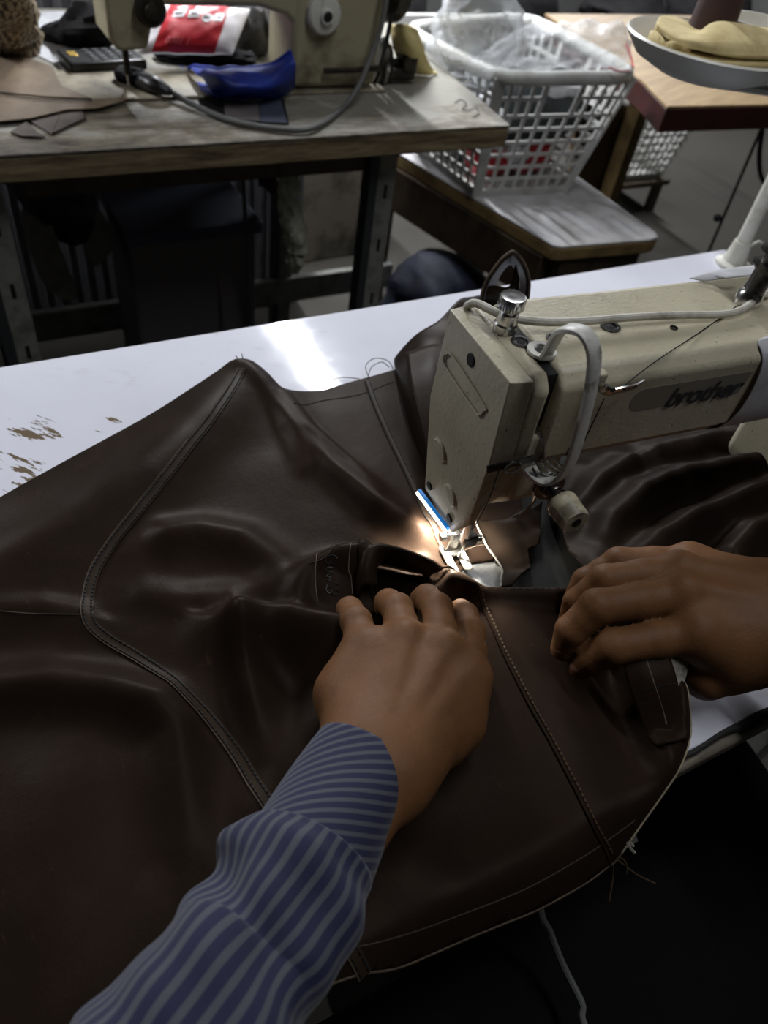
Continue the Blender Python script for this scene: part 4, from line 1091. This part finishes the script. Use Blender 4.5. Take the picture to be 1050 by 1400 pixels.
G().box(p1 + np.array((.004, -.004, -.003)), (.016, .022, .008), (.2, 0, 0)).build('presser_foot', 'chrome', OM, bevel=.002)
q = aty(440, 18, .995)
d_ = G().lathe([(.028, 0), (.028, .012), (.025, .016), (.012, .018), (.010, .024), (.008, .024), (.0075, .014), (.001, .014)], q, (0, -1, 0), 40, .015, (0, 1)).build('stitch_dial', 'white_paint', OM)
G().lathe([(.0068, .0235), (.001, .0245)], q, (0, -1, 0), 16).build('dial_bore', 'slot_black', d_)
G().tube([aty(443, 97, .985), aty(480, 96, .98), aty(522, 93, .985)], .0045, 10).build('feed_lever', 'old_iron', OM)
q = aty(512, 90, 1.02)
wn = G().lathe([(.004, -.01), (.034, -.008), (.037, -.003), (.037, .003), (.030, .006), (.028, .014), (.008, .016), (.007, .03), (.002, .031)], q + np.array((.025, .02, .0)), (1, -.25, 0), 36).build('bobbin_winder', 'old_iron', OM)
G().lathe([(.0375, -.003), (.0385, 0), (.0375, .003)], q + np.array((.028, .02, .0)), (1, -.25, 0), 36).build('winder_rim', 'chrome', wn)
G().box((q[0] + .05, q[1] + .02, .768), (.07, .05, .02)).box((q[0] + .07, q[1] + .01, .785), (.03, .035, .03)).build('winder_base', 'old_iron', OM, bevel=.005)
G().lathe([(.02, 0), (.072, .0), (.078, .008), (.078, .03), (.070, .036), (.02, .04)], (.445, 1.05, .92), (1, 0, 0), 40).build('hand_wheel', 'old_iron', OM)
G().tube(cr([(.455, 1.0, .90), (.447, .995, .84), (.440, 1.0, .78), (.44, 1.02, .745)], 20), .004, 8).build('drive_belt', 'black_plastic', OM)

cpts = [at(232, 124, .762), at(262, 142, .757), at(320, 166, .756), at(390, 177, .756), at(430, 174, .757), aty(468, 148, .902), aty(490, 118, .925), aty(508, 75, .945), aty(520, 40, .955), aty(528, 0, .962), aty(534, -40, .97)]
PW = thing('power_cable', 'grey cable with black connector looped in front of the old machine', 'cable', tuple(at(232, 124, .75)))
G().tube(cr(cpts, 80), .0045, 10).build('cord', 'grey_rubber', PW)
lump([at(192, 108, .765), at(212, 116, .768), at(236, 127, .763)], [.016, .015, .007], .08, 3, flat=.8).build('connector', 'black_plastic', PW)
lump([at(158, 100, .762), at(185, 104, .766), at(200, 112, .764)], [.014, .018, .012], .25, 4, flat=.7).build('tape_wrap', 'black_cloth', PW)

# things lying on the bench
wp = single(flat_piece([(30, 16), (126, 16), (126, 40), (96, 92), (118, 131), (94, 122), (80, 90), (22, 62)], .7503, .0012), 'paper_sheet', 'paper', 'white sheet lying under the tan leather on the bench', 'paper')
tl = thing('leather_piece', 'flat tan leather piece with pointed end on the old bench', 'leather', tuple(at(60, 140, .75)))
pa = [(-40, 128), (0, 70), (32, 78), (72, 92), (84, 118), (126, 136), (60, 133), (0, 127)]
flat_piece(pa, .7572, .0018).build('upper_layer', 'tan_leather', tl, bevel=.0005)
flat_piece([(-40, 130), (0, 127), (60, 133), (126, 137), (184, 134), (134, 149), (92, 151), (42, 163), (0, 167), (-40, 168)], .7554, .0016).build('lower_layer', 'tan_leather', tl, bevel=.0005)
G().tube(cr([at(x, y, .7592) for x, y in ((0, 127), (30, 133), (70, 136), (126, 137))], 20), .0009, 6).build('cut_edge', 'thread_black', tl)
sc = thing('leather_scrap', 'dark brown leather scrap with chalk stripe at the bench edge', 'leather', tuple(at(85, 165, .75)))
flat_piece([(36, 163), (84, 150), (112, 151), (116, 163), (70, 184)], .7520, .0016).build('hide', 'brown_scrap', sc, bevel=.0004)
G().tube([at(84, 150, .7538), at(70, 183, .7538)], .0009, 5).build('chalk_line', 'chalk', sc)
single(flat_piece([(14, 182), (36, 168), (52, 182), (62, 188), (30, 187)], .7520, .0016), 'leather_scrap', 'brown_scrap', 'smallest dark leather scrap at the bench edge, left of the chalk-striped one', 'leather')
single(lump([at(4, 66, .752), at(6, 40, .78), at(10, 10, .83), at(14, -20, .88)], [.058, .056, .04, .03], .16, 21, nv=34), 'cloth_bundle', 'snake_cloth', 'checked brown snakeskin-pattern cloth heaped at the left of the bench', 'cloth')
single(lump([at(0, 62, .765), at(25, 66, .766), at(44, 74, .76)], [.02, .018, .01], .2, 23, flat=.6), 'cloth_tail', 'snake_cloth', 'loose end of checked cloth lying on the tan leather', 'cloth')
single(lump([at(52, 46, .757), at(85, 46, .765), at(120, 36, .785), at(150, 30, .79)], [.012, .022, .042, .045], .2, 31, flat=.85), 'black_cloth', 'black_cloth', 'black cloth crumpled behind the calculator on the bench', 'cloth')
CA = thing('calculator', 'black pocket calculator with grey keys beside the old machine needle', 'calculator', tuple(at(140, 82, .75)), .12)
cc = at(140, 82, .760)
ca_m = Matrix.Translation(tuple(cc)) @ Matrix.Rotation(.12, 4, 'Z')
def cal(x, y, z): return np.array(ca_m @ Vector((x, y, z)))
def cbox(c, d): 
    g = G(); hx, hy, hz = d[0] / 2, d[1] / 2, d[2] / 2
    g.add([cal(c[0] + a * hx, c[1] + b * hy, c[2] + e * hz) for a in (-1, 1) for b in (-1, 1) for e in (-1, 1)], [(0, 1, 3, 2), (4, 6, 7, 5), (0, 4, 5, 1), (2, 3, 7, 6), (0, 2, 6, 4), (1, 5, 7, 3)]); return g
cbox((0, 0, 0), (.125, .07, .017)).build('case', 'black_plastic', CA, bevel=.004)
for i in range(5):
    for j in range(4): cbox((-.02 + i * .016, -.024 + j * .015, .009), (.010, .009, .003)).build('key', 'key_dark', CA, bevel=.0015)
cbox((-.045, .008, .0088), (.014, .022, .002)).build('display', 'gold', CA, bevel=.001)

# printed plastic packet tucked under the old machine's arm
PK = thing('packet', 'red and white printed plastic packet under the old machine arm', 'packet', tuple(at(250, 66, .76)))
PKc = [aty(188, 72, 1.10), aty(318, 74, 1.10), aty(342, 12, 1.17), aty(222, 4, 1.17)]
nrm_pk = np.cross(PKc[1] - PKc[0], PKc[3] - PKc[0]); nrm_pk /= np.linalg.norm(nrm_pk)
if nrm_pk[1] > 0: nrm_pk = -nrm_pk
def pk(u, v, off=0.0):
    p = PKc[0] * (1 - u) * (1 - v) + PKc[1] * u * (1 - v) + PKc[2] * u * v + PKc[3] * (1 - u) * v
    bul = .020 * (max(0, 16 * u * (1 - u) * v * (1 - v))) ** .6 + .0022 * float(vnoise(np.array(u * 9), np.array(v * 6), 1, 44))
    return p + nrm_pk * (bul + off)
us = np.linspace(0, 1, 40); vs2 = np.linspace(0, 1, 24)
def pk_patch(name, u0, u1, m, parent, off, slant=0.0, v0=0, v1=1):
    A = np.array([[pk(min(1, max(0, a0 + slant * v)), v, off) for a0 in np.linspace(u0, u1, max(4, int((u1 - u0) * 44)))] for v in np.linspace(v0, v1, 22)])
    return G().grid(A).build(name, m, parent, smooth=180)
bk_ = np.array([[pk(u, v) - nrm_pk * (.004 + .03 * (16 * u * (1 - u) * v * (1 - v)) ** .6) for u in us] for v in vs2])
body = G().grid(np.array([[pk(u, v) for u in us] for v in vs2])); body.grid(bk_[:, ::-1]); body = body.build('film', 'print_white', PK, smooth=180)
pk_patch('red_print', .14, .80, 'print_red', PK, .0006, -.04)
for (u0, w_) in ((.20, .13), (.37, .12), (.66, .10)):
    bx_ = pk_patch('logo_box', u0, u0 + w_, 'print_white', PK, .0014, -.02, .60 - .12 * u0, .76 - .12 * u0)
    pk_patch('logo_mark', u0 + .025, u0 + w_ - .025, 'print_black', bx_, .0019, -.02, .66 - .12 * u0, .70 - .12 * u0)
el = [pk(.575 + .058 * math.cos(a), .575 + .09 * math.sin(a), .0014) for a in np.linspace(0, 2 * math.pi, 24, endpoint=False)]
g = G(); g.add(el, [tuple(range(24))]); ov = g.build('logo_oval', 'print_white', PK, smooth=0)
pk_patch('logo_mark', .54, .61, 'print_black', ov, .0020, -.02, .555, .60)
def pk_text(body_, u0, v0, du, dv, m):
    tv, tf = text_mesh(body_, 1.0, .01); tv[:, 0] -= tv[:, 0].min(); wv = tv[:, 0].max(); hv = tv[:, 1].max()
    g = G(); g.add([pk(u0 + p[0] / wv * du, v0 + p[1] / hv * dv - .10 * p[0] / wv * du, .0016) for p in tv], tf); g.build('lettering', m, PK, smooth=0)
pk_text('0301 1', .24, .10, .24, .11, 'print_pink')
pk_text('RAINERS', .36, .84, .26, .08, 'print_pink')
single(lump([at(330, 60, .775), at(345, 40, .79), at(368, 40, .79), at(385, 55, .775)], [.03, .045, .045, .03], .2, 51, flat=.9), 'grey_cloth', 'grey_cloth', 'dark grey cloth stuffed between red packet and old machine pillar', 'cloth')
single(lump([at(210, 72, .757), at(250, 76, .760), at(320, 80, .762), at(350, 80, .762)], [.016, .022, .022, .018], .25, 53, flat=.6), 'black_strip', 'black_cloth', 'black cloth strip lying in front of the red packet', 'cloth')
bb = loft([[at(258, 92, .765), at(300, 92, .79), at(340, 94, .785), at(375, 84, .80), at(398, 70, .82)], [at(268, 100, .775), at(300, 100, .80), at(345, 102, .795), at(380, 92, .805), at(404, 84, .81)],
           [at(285, 118, .770), at(310, 120, .785), at(350, 122, .785), at(385, 116, .785), at(404, 105, .785)], [at(296, 131, .754), at(318, 134, .755), at(352, 135, .755), at(388, 131, .755), at(404, 122, .757)]], 30, 40)
bb[..., 2] += .004 * vnoise(bb[..., 0], bb[..., 1], 45, 61)
bk2 = bb.copy(); bk2[..., 1] += .05; bk2[..., 2] = np.maximum(.7535, bk2[..., 2] - .035)
BG = thing('pouch', 'bright blue cloth pouch slumped against the old machine pillar', 'pouch', tuple(at(340, 125, .75)))
G().grid(bb).grid(bk2[:, ::-1]).build('pouch_body', 'blue_cloth', BG, smooth=180)
G().tube(cr(bb[0], 40), .003, 8).build('pouch_seam', 'blue_cloth', BG)
sw = thing('swatch_card', 'grey and blue fabric swatch card under the blue pouch', 'swatch', tuple(at(330, 150, .75)))
flat_piece([(270, 112), (300, 132), (350, 136), (388, 136), (395, 170), (362, 168), (308, 165), (272, 142)], .7515, .001).build('card', 'black_cloth', sw)
flat_piece([(306, 136), (352, 138), (356, 166), (308, 163)], .7526, .001).build('grey_patch', 'swatch_grey', sw)
flat_piece([(353, 138), (384, 137), (393, 169), (357, 167)], .7526, .001).build('blue_patch', 'swatch_blue', sw)
yb = loft([[at(535, 35, .83), at(550, 32, .85), at(570, 40, .84)], [at(538, 60, .81), at(560, 62, .82), at(580, 72, .80)], [at(545, 85, .77), at(568, 90, .775), at(592, 96, .757)], [at(548, 98, .753), at(572, 100, .753), at(598, 102, .753)]], 20, 18)
single(G().grid(yb), 'yellow_cloth', 'yellow_cloth', 'pale yellow cloth hanging between old machine and basket', 'cloth', solid=.003, smooth=180)
wr_ = cr([at(x, y, .7525) for x, y in ((622, 140), (630, 136), (638, 142), (632, 148), (640, 150), (650, 147), (655, 154), (646, 160))], 40)
single(G().tube(wr_, .0009, 6), 'wire_hook', 'dark_steel', 'thin bent wire on the right corner of the worn bench', 'wire')

# below the bench
single(lump([aty(402, 232, .95), aty(395, 262, .93), aty(398, 300, .93), aty(406, 338, .93), aty(402, 374, .93)], [.012, .020, .025, .024, .015], .28, 71, nv=40, flat=.8), 'plastic_bag', 'plastic_bag', 'twisted pale plastic bag hanging below the worn bench', 'bag')
def sole(name, px, y, lab, tilt):
    t_ = thing(name, lab, 'shoe', tuple(aty(*px[-1], y)))
    P = [aty(a, b, y) for a, b in px]; P = cr(P, 40, closed=True)
    cen_ = P.mean(0)
    G().prism(list(P), (.0, .018, .006)).build('sole', 'sole_rubber', t_, bevel=.004)
    rows = [cen_ + (P - cen_) * k + np.array((0, .016 + dy, 0)) for k, dy in ((.96, 0), (.9, .03), (.72, .055), (.4, .07), (.08, .072))]
    G().grid(np.array(rows).transpose(1, 0, 2)[np.r_[0:40, 0]]).build('upper', 'black_cloth', t_, smooth=180)
sole('shoe', [(32, 300), (48, 290), (66, 298), (78, 325), (92, 365), (108, 405), (95, 412), (72, 402), (52, 375), (38, 335)], 1.12, 'longer dark shoe with grey sole below the left of the bench', 0)
sole('shoe', [(108, 285), (120, 278), (134, 284), (146, 305), (160, 330), (148, 352), (130, 366), (116, 345), (106, 312)], 1.18, 'shorter dark shoe pointing down beside the longer one', 0)
single(lump([aty(20, 240, 1.15), aty(60, 262, 1.15), aty(92, 280, 1.17), aty(104, 330, 1.2)], [.03, .05, .05, .03], .2, 75), 'navy_cloth', 'navy', 'dark navy cloth hanging above the shoes under the bench', 'cloth')
cb = thing('storage_box', 'dark grey box standing behind the bench legs', 'box', (.20, 1.24, 0))
G().box((.14, 1.24, .22), (.26, .20, .44)).build('box_body', 'swatch_grey', cb, bevel=.006); G().box((.14, 1.24, .45), (.28, .22, .025)).build('lid', 'swatch_blue', cb, bevel=.004)
single(G().box((.70, 1.82, .21), (.44, .16, .42), (0, 0, .05)), 'cardboard_box', 'cardboard', 'brown cardboard carton on the floor behind the bench', 'box', bevel=.006)
single(lump([aty(350, 228, 1.2), aty(366, 240, 1.2), aty(384, 262, 1.2)], [.018, .026, .016], .25, 78), 'red_bag', 'red_edge', 'dark red bag hanging behind the pale plastic bag under the bench', 'bag')

# ------------------------------------------------------------------ ribbed partition behind the bench
PT = thing('partition', 'grey vertically ribbed partition behind the worn bench', 'partition', (-.25, 1.53, 0))
G().box((-.25, 1.545, .555), (1.6, .02, 1.09)).build('board', 'panel_grey', PT)  # lower part carried to the floor, added to block lamp light below the bench
for lx in (-1.0, .5): G().box((lx, 1.57, .05), (.05, .08, .10)).build('foot', 'leg_grey', PT)
ribm = None
for i in range(46):
    x = -1.03 + i * .0345
    if ribm is None:
        r0 = G().prism([(x - .012, 1.536, .03), (x - .006, 1.527, .03), (x + .006, 1.527, .03), (x + .012, 1.536, .03)], (0, 0, 1.07)).build('rib', 'panel_grey', PT); ribm = r0; x00 = x
    else:
        c_ = ribm.copy(); col.objects.link(c_); c_.location.x = x - x00
# ------------------------------------------------------------------ low white-topped bench under the basket
LB = thing('low_bench', 'low bench with white top and dark wooden frame under the basket', 'bench', (.99, 1.15, 0))
lb = [(.862, .868), (1.10, .846), (1.128, .852), (1.136, .872), (1.15, 1.55), (.70, 1.55), (.845, .878)]
G().prism([(x, y, .466) for x, y in lb], (0, 0, .006)).build('bench_top', 'low_white', LB, bevel=.002)
G().prism([(x, y, .436) for x, y in lb], (0, 0, .030)).build('top_rim', 'tan_board', LB, bevel=.004)
G().bar((.855, .90, .38), (.72, 1.52, .38), .03, .11).build('side_rail', 'dark_wood', LB, bevel=.004)
G().bar((.88, .89, .38), (1.11, .885, .38), .03, .10).build('end_rail', 'dark_wood', LB, bevel=.004)
for lx, ly in ((.90, .91), (1.10, .90), (.78, 1.5), (1.1, 1.5)): G().box((lx, ly, .22), (.045, .045, .44)).build('leg', 'dark_wood', LB, bevel=.004)
single(lump([(.80, 1.17, .01), (.80, 1.17, .12), (.80, 1.17, .22), (.81, 1.17, .30)], [.14, .16, .14, .06], .12, 81, nv=30), 'blue_sack', 'navy', 'dark blue sack standing on the floor under the low bench', 'sack')

# ------------------------------------------------------------------ white lattice laundry basket
def basket(name, label, Tc, Bc, ncols, nrows, group):
    """Tc, Bc: four top and bottom corners, counter-clockwise from front left"""
    Tc = [V3(p) for p in Tc]; Bc = [V3(p) for p in Bc]
    o = thing(name, label, 'basket', tuple(np.mean(Bc, 0)), 0, group)
    for s_ in range(4):
        a, b = Bc[s_], Bc[(s_ + 1) % 4]; d_, c_ = Tc[s_], Tc[(s_ + 1) % 4]
        nc = ncols[s_ % 2]; P = lambda u, v: a * (1 - u) * (1 - v) + b * u * (1 - v) + c_ * u * v + d_ * (1 - u) * v
        nn = np.cross(b - a, d_ - a); nn /= np.linalg.norm(nn); g = G()
        vtop = .70
        for i in range(nc + 1):
            u = .03 + .94 * i / nc; g.bar(P(u, .02), P(u, vtop), .0085, .003, nn)
        for j in range(nrows + 1):
            v = .05 + (vtop - .05) * j / nrows; g.bar(P(.0, v), P(1, v), .0085, .003, nn)
        g.bar(P(0, .02), P(1, .02), .016, .004, nn)
        for u in (.03, .10, .18, .27, .36, .64, .73, .82, .90, .97): g.bar(P(u, vtop), P(u, .97), .013 if u in (.36, .64) else .0085, .003, nn)
        for u0, u1 in ((.0, .36), (.64, 1.0)): g.bar(P(u0, .84), P(u1, .84), .0085, .003, nn)
        g.build('lattice_side', 'basket_white', o, smooth=0)
        g = G(); g.bar(P(0.01, .0), P(0.01, 1.0), .026, .004, nn); g.build('corner_post', 'basket_white', o, bevel=.001)
    def rnd(C_, k, z):
        out = []
        for i in range(4):
            p, q_, r_2 = C_[i - 1], C_[i], C_[(i + 1) % 4]
            for t_ in np.linspace(0, 1, 6):
                A_ = q_ + (p - q_) * k * (1 - t_); B_ = q_ + (r_2 - q_) * k * t_; out.append((A_ + B_) / 2 * 1.0 if t_ not in (0, 1) else (A_ if t_ == 0 else B_))
        return [np.array((p[0], p[1], p[2] + z)) for p in out]
    rim = rnd(Tc, .22, 0); cmid = np.mean(Tc, 0)
    rim = [cmid + (p - cmid) * 1.05 + np.array((0, 0, 0)) for p in rim]
    G().tube(rim + rim[:2], .013, 12, caps=False, flat=(1.1, 1.1)).build('rim', 'basket_white', o)
    G().prism([p + np.array((0, 0, .0)) for p in Bc], (0, 0, .005)).build('base', 'basket_white', o)
    return o
zT, zB = .752, .474
Tc = [at(683, 106, zT), at(868, 104, zT), at(722, 26, zT), at(556, 40, zT)]
Bc = [at(650, 268, zB), at(770, 263, zB), at(765, 205, zB), at(640, 215, zB)]
Bc[2] = Bc[1] + np.array((.0, .27, 0)); Bc[3] = Bc[0] + np.array((-.01, .27, 0))
BK = basket('laundry_basket', 'white lattice laundry basket full of packets on the low bench', Tc, Bc, (8, 9), 6, 'white lattice baskets')
cen_b = np.mean(Bc, 0)
packs = [('red packet low behind the front lattice of the basket', 'red_pack', (-.05, -.05, .05), (.10, .08, .08)), ('second red packet at the low right inside the basket', 'red_pack', (.06, -.06, .06), (.10, .07, .09)),
         ('pale blue packet high at the right inside the basket', 'blue_pack', (.10, -.07, .17), (.07, .08, .10)), ('black folded packet in the middle of the basket', 'dark_pack', (.015, -.055, .17), (.25, .06, .17)),
         ('white packet standing behind the bench corner inside the basket', 'white_pack', (-.09, -.07, .14), (.07, .07, .12)), ('dark green packet below the plastic bags in the basket', 'dark_pack', (0, .06, .12), (.26, .12, .24)),
         ('grey white packet low in the centre of the basket', 'white_pack', (.005, -.07, .07), (.06, .05, .07)), ('white labelled packet under the handle of the basket', 'white_pack', (.06, -.11, .22), (.12, .03, .05))]
for i, (lb_, m_, c_, d_) in enumerate(packs):
    p = cen_b + np.array(c_)
    single(lump([p + np.array((-d_[0] / 2, 0, 0)), p + np.array((-d_[0] / 5, 0, .004)), p + np.array((d_[0] / 5, 0, 0)), p + np.array((d_[0] / 2, 0, 0))], [d_[2] * .42, d_[2] * .52, d_[2] * .5, d_[2] * .42], .12, 90 + i, nu=20, nv=14), 'packet', m_, lb_, 'packet', 'packets in the basket')
c1_ = at(655, 40, .80); 
g = lump([at(640, 85, .74), at(648, 50, .80), at(662, 20, .85), at(672, -30, .93)], [.07, .085, .065, .05], .22, 101, nu=36, nv=34)
single(g, 'plastic_bag', 'milky_film', 'upright milky plastic bag at the back of the basket', 'bag', smooth=180)
g = lump([at(665, 82, .765), at(715, 70, .785), at(775, 62, .795), at(830, 62, .795), at(858, 78, .77)], [.03, .045, .052, .048, .02], .28, 103, nu=40, nv=40, flat=.8)
cb_ = thing('plastic_bag', 'clear crinkled plastic bag with red edge over the basket rim', 'bag', tuple(at(760, 95, .75)))
g.build('film', 'clear_film', cb_, smooth=180)
G().tube(cr([at(856, 60, .80), at(862, 75, .79), at(866, 92, .78)], 12), .0022, 6).build('red_zip', 'red_pack', cb_)
G().tube(cr([at(832, 92, .775), at(845, 97, .773), at(862, 98, .77)], 12), .0018, 6).build('red_zip', 'red_pack', cb_)

# ------------------------------------------------------------------ red-edged table at the right
RT = thing('wooden_table', 'plywood topped table with dark red edge beyond the basket', 'table', (1.6, 1.2, 0))
rt = [(1.103, .940), (3.0, .815), (3.0, 1.60), (1.26, 1.60), (1.165, 1.09)]
G().prism([(x, y, .714) for x, y in rt], (0, 0, .006)).build('tabletop', 'ply_wood', RT, bevel=.0015)
G().prism([(x, y, .666) for x, y in rt], (0, 0, .048)).build('red_edge', 'red_edge', RT, bevel=.002)
G().prism([aty(790, 120, 1.47), aty(872, 150, 1.47), aty(840, 284, 1.47), aty(780, 262, 1.47)], (0, .02, 0)).build('side_board', 'brown_board', RT, bevel=.002)
lt = aty(868, 165, 1.42)
G().box((lt[0] + .01, 1.43, .333), (.04, .05, .666)).build('leg', 'tan_board', RT, bevel=.002)
for lx, ly in ((2.9, 1.0), (2.9, 1.55)): G().box((lx, ly, .333), (.05, .05, .666)).build('leg', 'tan_board', RT, bevel=.002)
q = (lt[0] - .012, 1.003, .60)
# second basket on the floor beyond, seen under the red edge
zz = .30
T2 = [aty(872, 178, 1.75), aty(912, 176, 1.75)]; 
x0_, z0_ = T2[0][0], T2[0][2]
sb_t = [(x0_ - .02, 1.75, z0_ + .08), (x0_ + .30, 1.75, z0_ + .08), (x0_ + .30, 2.05, z0_ + .08), (x0_ - .02, 2.05, z0_ + .08)]
sb_b = [(x0_ + .02, 1.80, z0_ - .20), (x0_ + .26, 1.80, z0_ - .20), (x0_ + .26, 2.0, z0_ - .20), (x0_ + .02, 2.0, z0_ - .20)]
basket('laundry_basket', 'second white lattice basket partly hidden below the red-edged table', sb_t, sb_b, (8, 8), 6, 'white lattice baskets')
st_ = thing('stool', 'dark stool carrying the far basket', 'stool', (x0_ + .14, 1.9, 0))
G().box((x0_ + .14, 1.9, z0_ - .215), (.3, .26, .02)).build('seat', 'dark_wood', st_, bevel=.004)
for a_ in (-1, 1):
    for b_ in (-1, 1): G().box((x0_ + .14 + a_ * .12, 1.9 + b_ * .1, (z0_ - .225) / 2), (.03, .03, z0_ - .225)).build('leg', 'dark_wood', st_)
# thin rod and hanging cord below the red table
rd_ = thing('thin_rod', 'thin dark rod with a small knob under the red-edged table', 'rod', tuple(aty(968, 340, 1.0)))
ra, rb_ = aty(1040, 178, .98), aty(962, 360, .98)
G().tube([ra, rb_, rb_ + (rb_ - ra) * 1.2], .004, 8).build('shaft', 'leg_dark', rd_)
G().lathe([(.006, -.008), (.010, -.004), (.010, .004), (.006, .008)], aty(981, 298, .98), tuple(ra - rb_), 16).build('knob', 'black_plastic', rd_)
single(G().tube(cr([aty(1042, 178, 1.0), aty(1038, 215, 1.0), aty(1042, 245, 1.0), aty(1060, 262, 1.0)], 20), .006, 8), 'black_cable', 'black_plastic', 'black cable dangling below the red-edged table', 'cable')
# dark bundles behind the tables
for i, (x, y, r, lab) in enumerate(((1.55, 3.1, .24, 'black sack beyond the upright milky bag'), (2.25, 3.15, .27, 'large black sack beyond the plywood table'), (2.95, 3.1, .24, 'black sack behind the cone of dark thread'), (3.55, 3.1, .25, 'black sack furthest right behind the plywood table'))):
    single(lump([(x - .03, y, .01), (x, y, r * .8), (x + .03, y, r * 1.6), (x, y, r * 2.2)], [r * .9, r, r * .85, r * .3], .12, 120 + i), 'sack', 'black_cloth', lab, 'sack', 'black sacks')
fr_ = thing('shelf_frame', 'white shelf frame behind the basket at the top', 'shelf', (1.0, 2.3, 0))
G().box((1.05, 1.78, .655), (.42, .02, .03)).build('rail', 'basket_white', fr_, bevel=.002)
for lx in (.85, 1.25): G().box((lx, 1.78, .32), (.02, .02, .64)).build('upright', 'basket_white', fr_)

# ------------------------------------------------------------------ thread stand of the cream machine
TS = thing('thread_stand', 'white thread stand post with dish at the corner of the white table', 'thread stand', (.635, .318, .75))
G().lathe([(.024, 0), (.024, .004), (.016, .007), (.0135, .02), (.0115, .034)], (.635, .318, .75), (0, 0, 1), 24).build('foot', 'post_white', TS)
G().lathe([(.0095, .01), (.0095, .58), (.006, .585)], (.635, .318, .75), (0, 0, 1), 20).build('post', 'post_white', TS)
G().tube(cr([(.645, .318, .768), (.655, .31, .785), (.67, .305, .775), (.69, .30, .757)], 16), .002, 6).build('tie', 'post_white', TS)
DZ = .965; DC = np.array((.507, .382, DZ))
G().bar((.635, .318, DZ - .005), DC + np.array((.02, -.01, -.005)), .016, .008).build('arm', 'dish_grey', TS, bevel=.002)
dp = [(.012, 0), (.05, .002), (.078, .014), (.092, .030), (.0945, .0335), (.092, .0355), (.087, .033), (.074, .018), (.048, .007), (.004, .005)]
G().lathe(dp[:5], DC, (0, 0, 1), 48, caps=(1, 0)).build('dish_underside', 'dish_grey', TS)
G().lathe(dp[4:], DC, (0, 0, 1), 48, caps=(0, 1)).build('dish', 'dish_white', TS)
q = at(950, 92, DZ - .006)
G().lathe([(.0065, 0), (.0065, -.006), (.004, -.006), (.004, -.020), (.002, -.021)], (q[0] + .012, q[1] + .012, DZ + .004), (0, 0, 1), 12).build('dish_bolt', 'dish_grey', TS)
cq = at(970, 44, 1.0)
G().lathe([(.003, -.03), (.003, .16)], cq, (0, 0, 1), 10).build('spool_pin', 'chrome', TS)
q2 = at(1036, 44, 1.0)
G().lathe([(.012, -.02), (.030, -.018), (.040, -.006), (.043, .012), (.040, .012), (.037, -.004), (.028, -.013), (.004, -.014)], q2, (0, 0, 1), 36).build('second_dish', 'dish_white', TS)
CT = thing('thread_cone', 'dark reddish brown cone of thread standing on the dish', 'thread cone', tuple(cq))
G().lathe([(.022, 0), (.026, .004), (.025, .010), (.019, .13), (.016, .134), (.008, .135)], cq, (0, 0, 1), 36).build('wound_thread', 'cone_red', CT)
G().lathe([(.028, -.004), (.028, .001), (.02, .002)], cq, (0, 0, 1), 30).build('cone_base', 'dark_steel', CT)
# folded yellow foam lying in the dish
zf = 1.003
fm = [[at(900, 44, zf), at(918, 56, zf), at(950, 68, zf), at(1000, 76, zf), at(1070, 78, zf)],
      [at(899, 32, zf + .006), at(925, 46, zf + .006), at(950, 54, zf + .008), at(1000, 58, zf + .010), at(1070, 58, zf + .010)],
      [at(903, 22, zf + .005), at(930, 34, zf + .004), at(952, 44, zf + .006), at(985, 30, zf + .018), at(1070, 44, zf + .012)],
      [at(925, 22, zf), at(945, 30, zf), at(960, 40, zf), at(1000, 34, zf + .010), at(1070, 40, zf + .004)]]
FM = thing('foam_sheet', 'folded pale yellow foam sheet lying in the white dish', 'foam', tuple(at(960, 70, .99)))
G().grid(loft(fm, 24, 40)).build('upper_layer', 'foam_yellow', FM, smooth=180, solid=.009, bevel=0)
fm2 = [[p + np.array((0, 0, -.006)) for p in fm[0]], [p + np.array((.0, .006, -.013)) for p in fm[1]], [p + np.array((.01, .01, -.014)) for p in fm[2]]]
G().grid(loft(fm2, 16, 30)).build('lower_layer', 'foam_yellow', FM, smooth=180, solid=.007)

# ------------------------------------------------------------------ below the near table edge
single(G().tube(cr([(-.03, -.17, .705), at(738, 1236, .69), at(752, 1275, .66), at(770, 1320, .635), at(795, 1370, .622), at(820, 1430, .618), (.0, -.42, .612)], 40), .0024, 8), 'cable', 'grey_rubber', 'thin pale cable hanging from the near table edge onto the dark lap', 'cable')
PD = thing('foot_pedal', 'dark iron foot pedal on the floor under the white table', 'pedal', (.05, .0, 0))
G().box((.05, .02, .07), (.34, .22, .016), (.25, 0, 0)).build('tread', 'pedal_iron', PD, bevel=.004)
for i in range(6): G().box((-.08 + i * .052, .02, .081), (.014, .19, .006), (.25, 0, 0)).build('grip_rib', 'pedal_iron', PD)
G().box((.05, .05, .025), (.5, .03, .05)).build('pivot_bar', 'pedal_iron', PD)
for i, (px, py, r) in enumerate(((985, 1140, .03), (1030, 1165, .018), (1005, 1120, .02))):
    p = at(px, py, .02)
    single(lump([p + np.array((-r, 0, 0)), p, p + np.array((r, r * .4, 0))], [r * .4, r * .6, r * .3], .3, 140 + i, nu=14, nv=10, flat=.6), 'fabric_scrap', 'cardboard' if i else 'tan_leather', ['largest crumpled scrap on the dark floor by the table foot', 'rightmost crumpled scrap on the dark floor by the frame edge', 'small grey scrap nearest the table leg on the floor'][i], 'scrap', 'scraps on the floor')
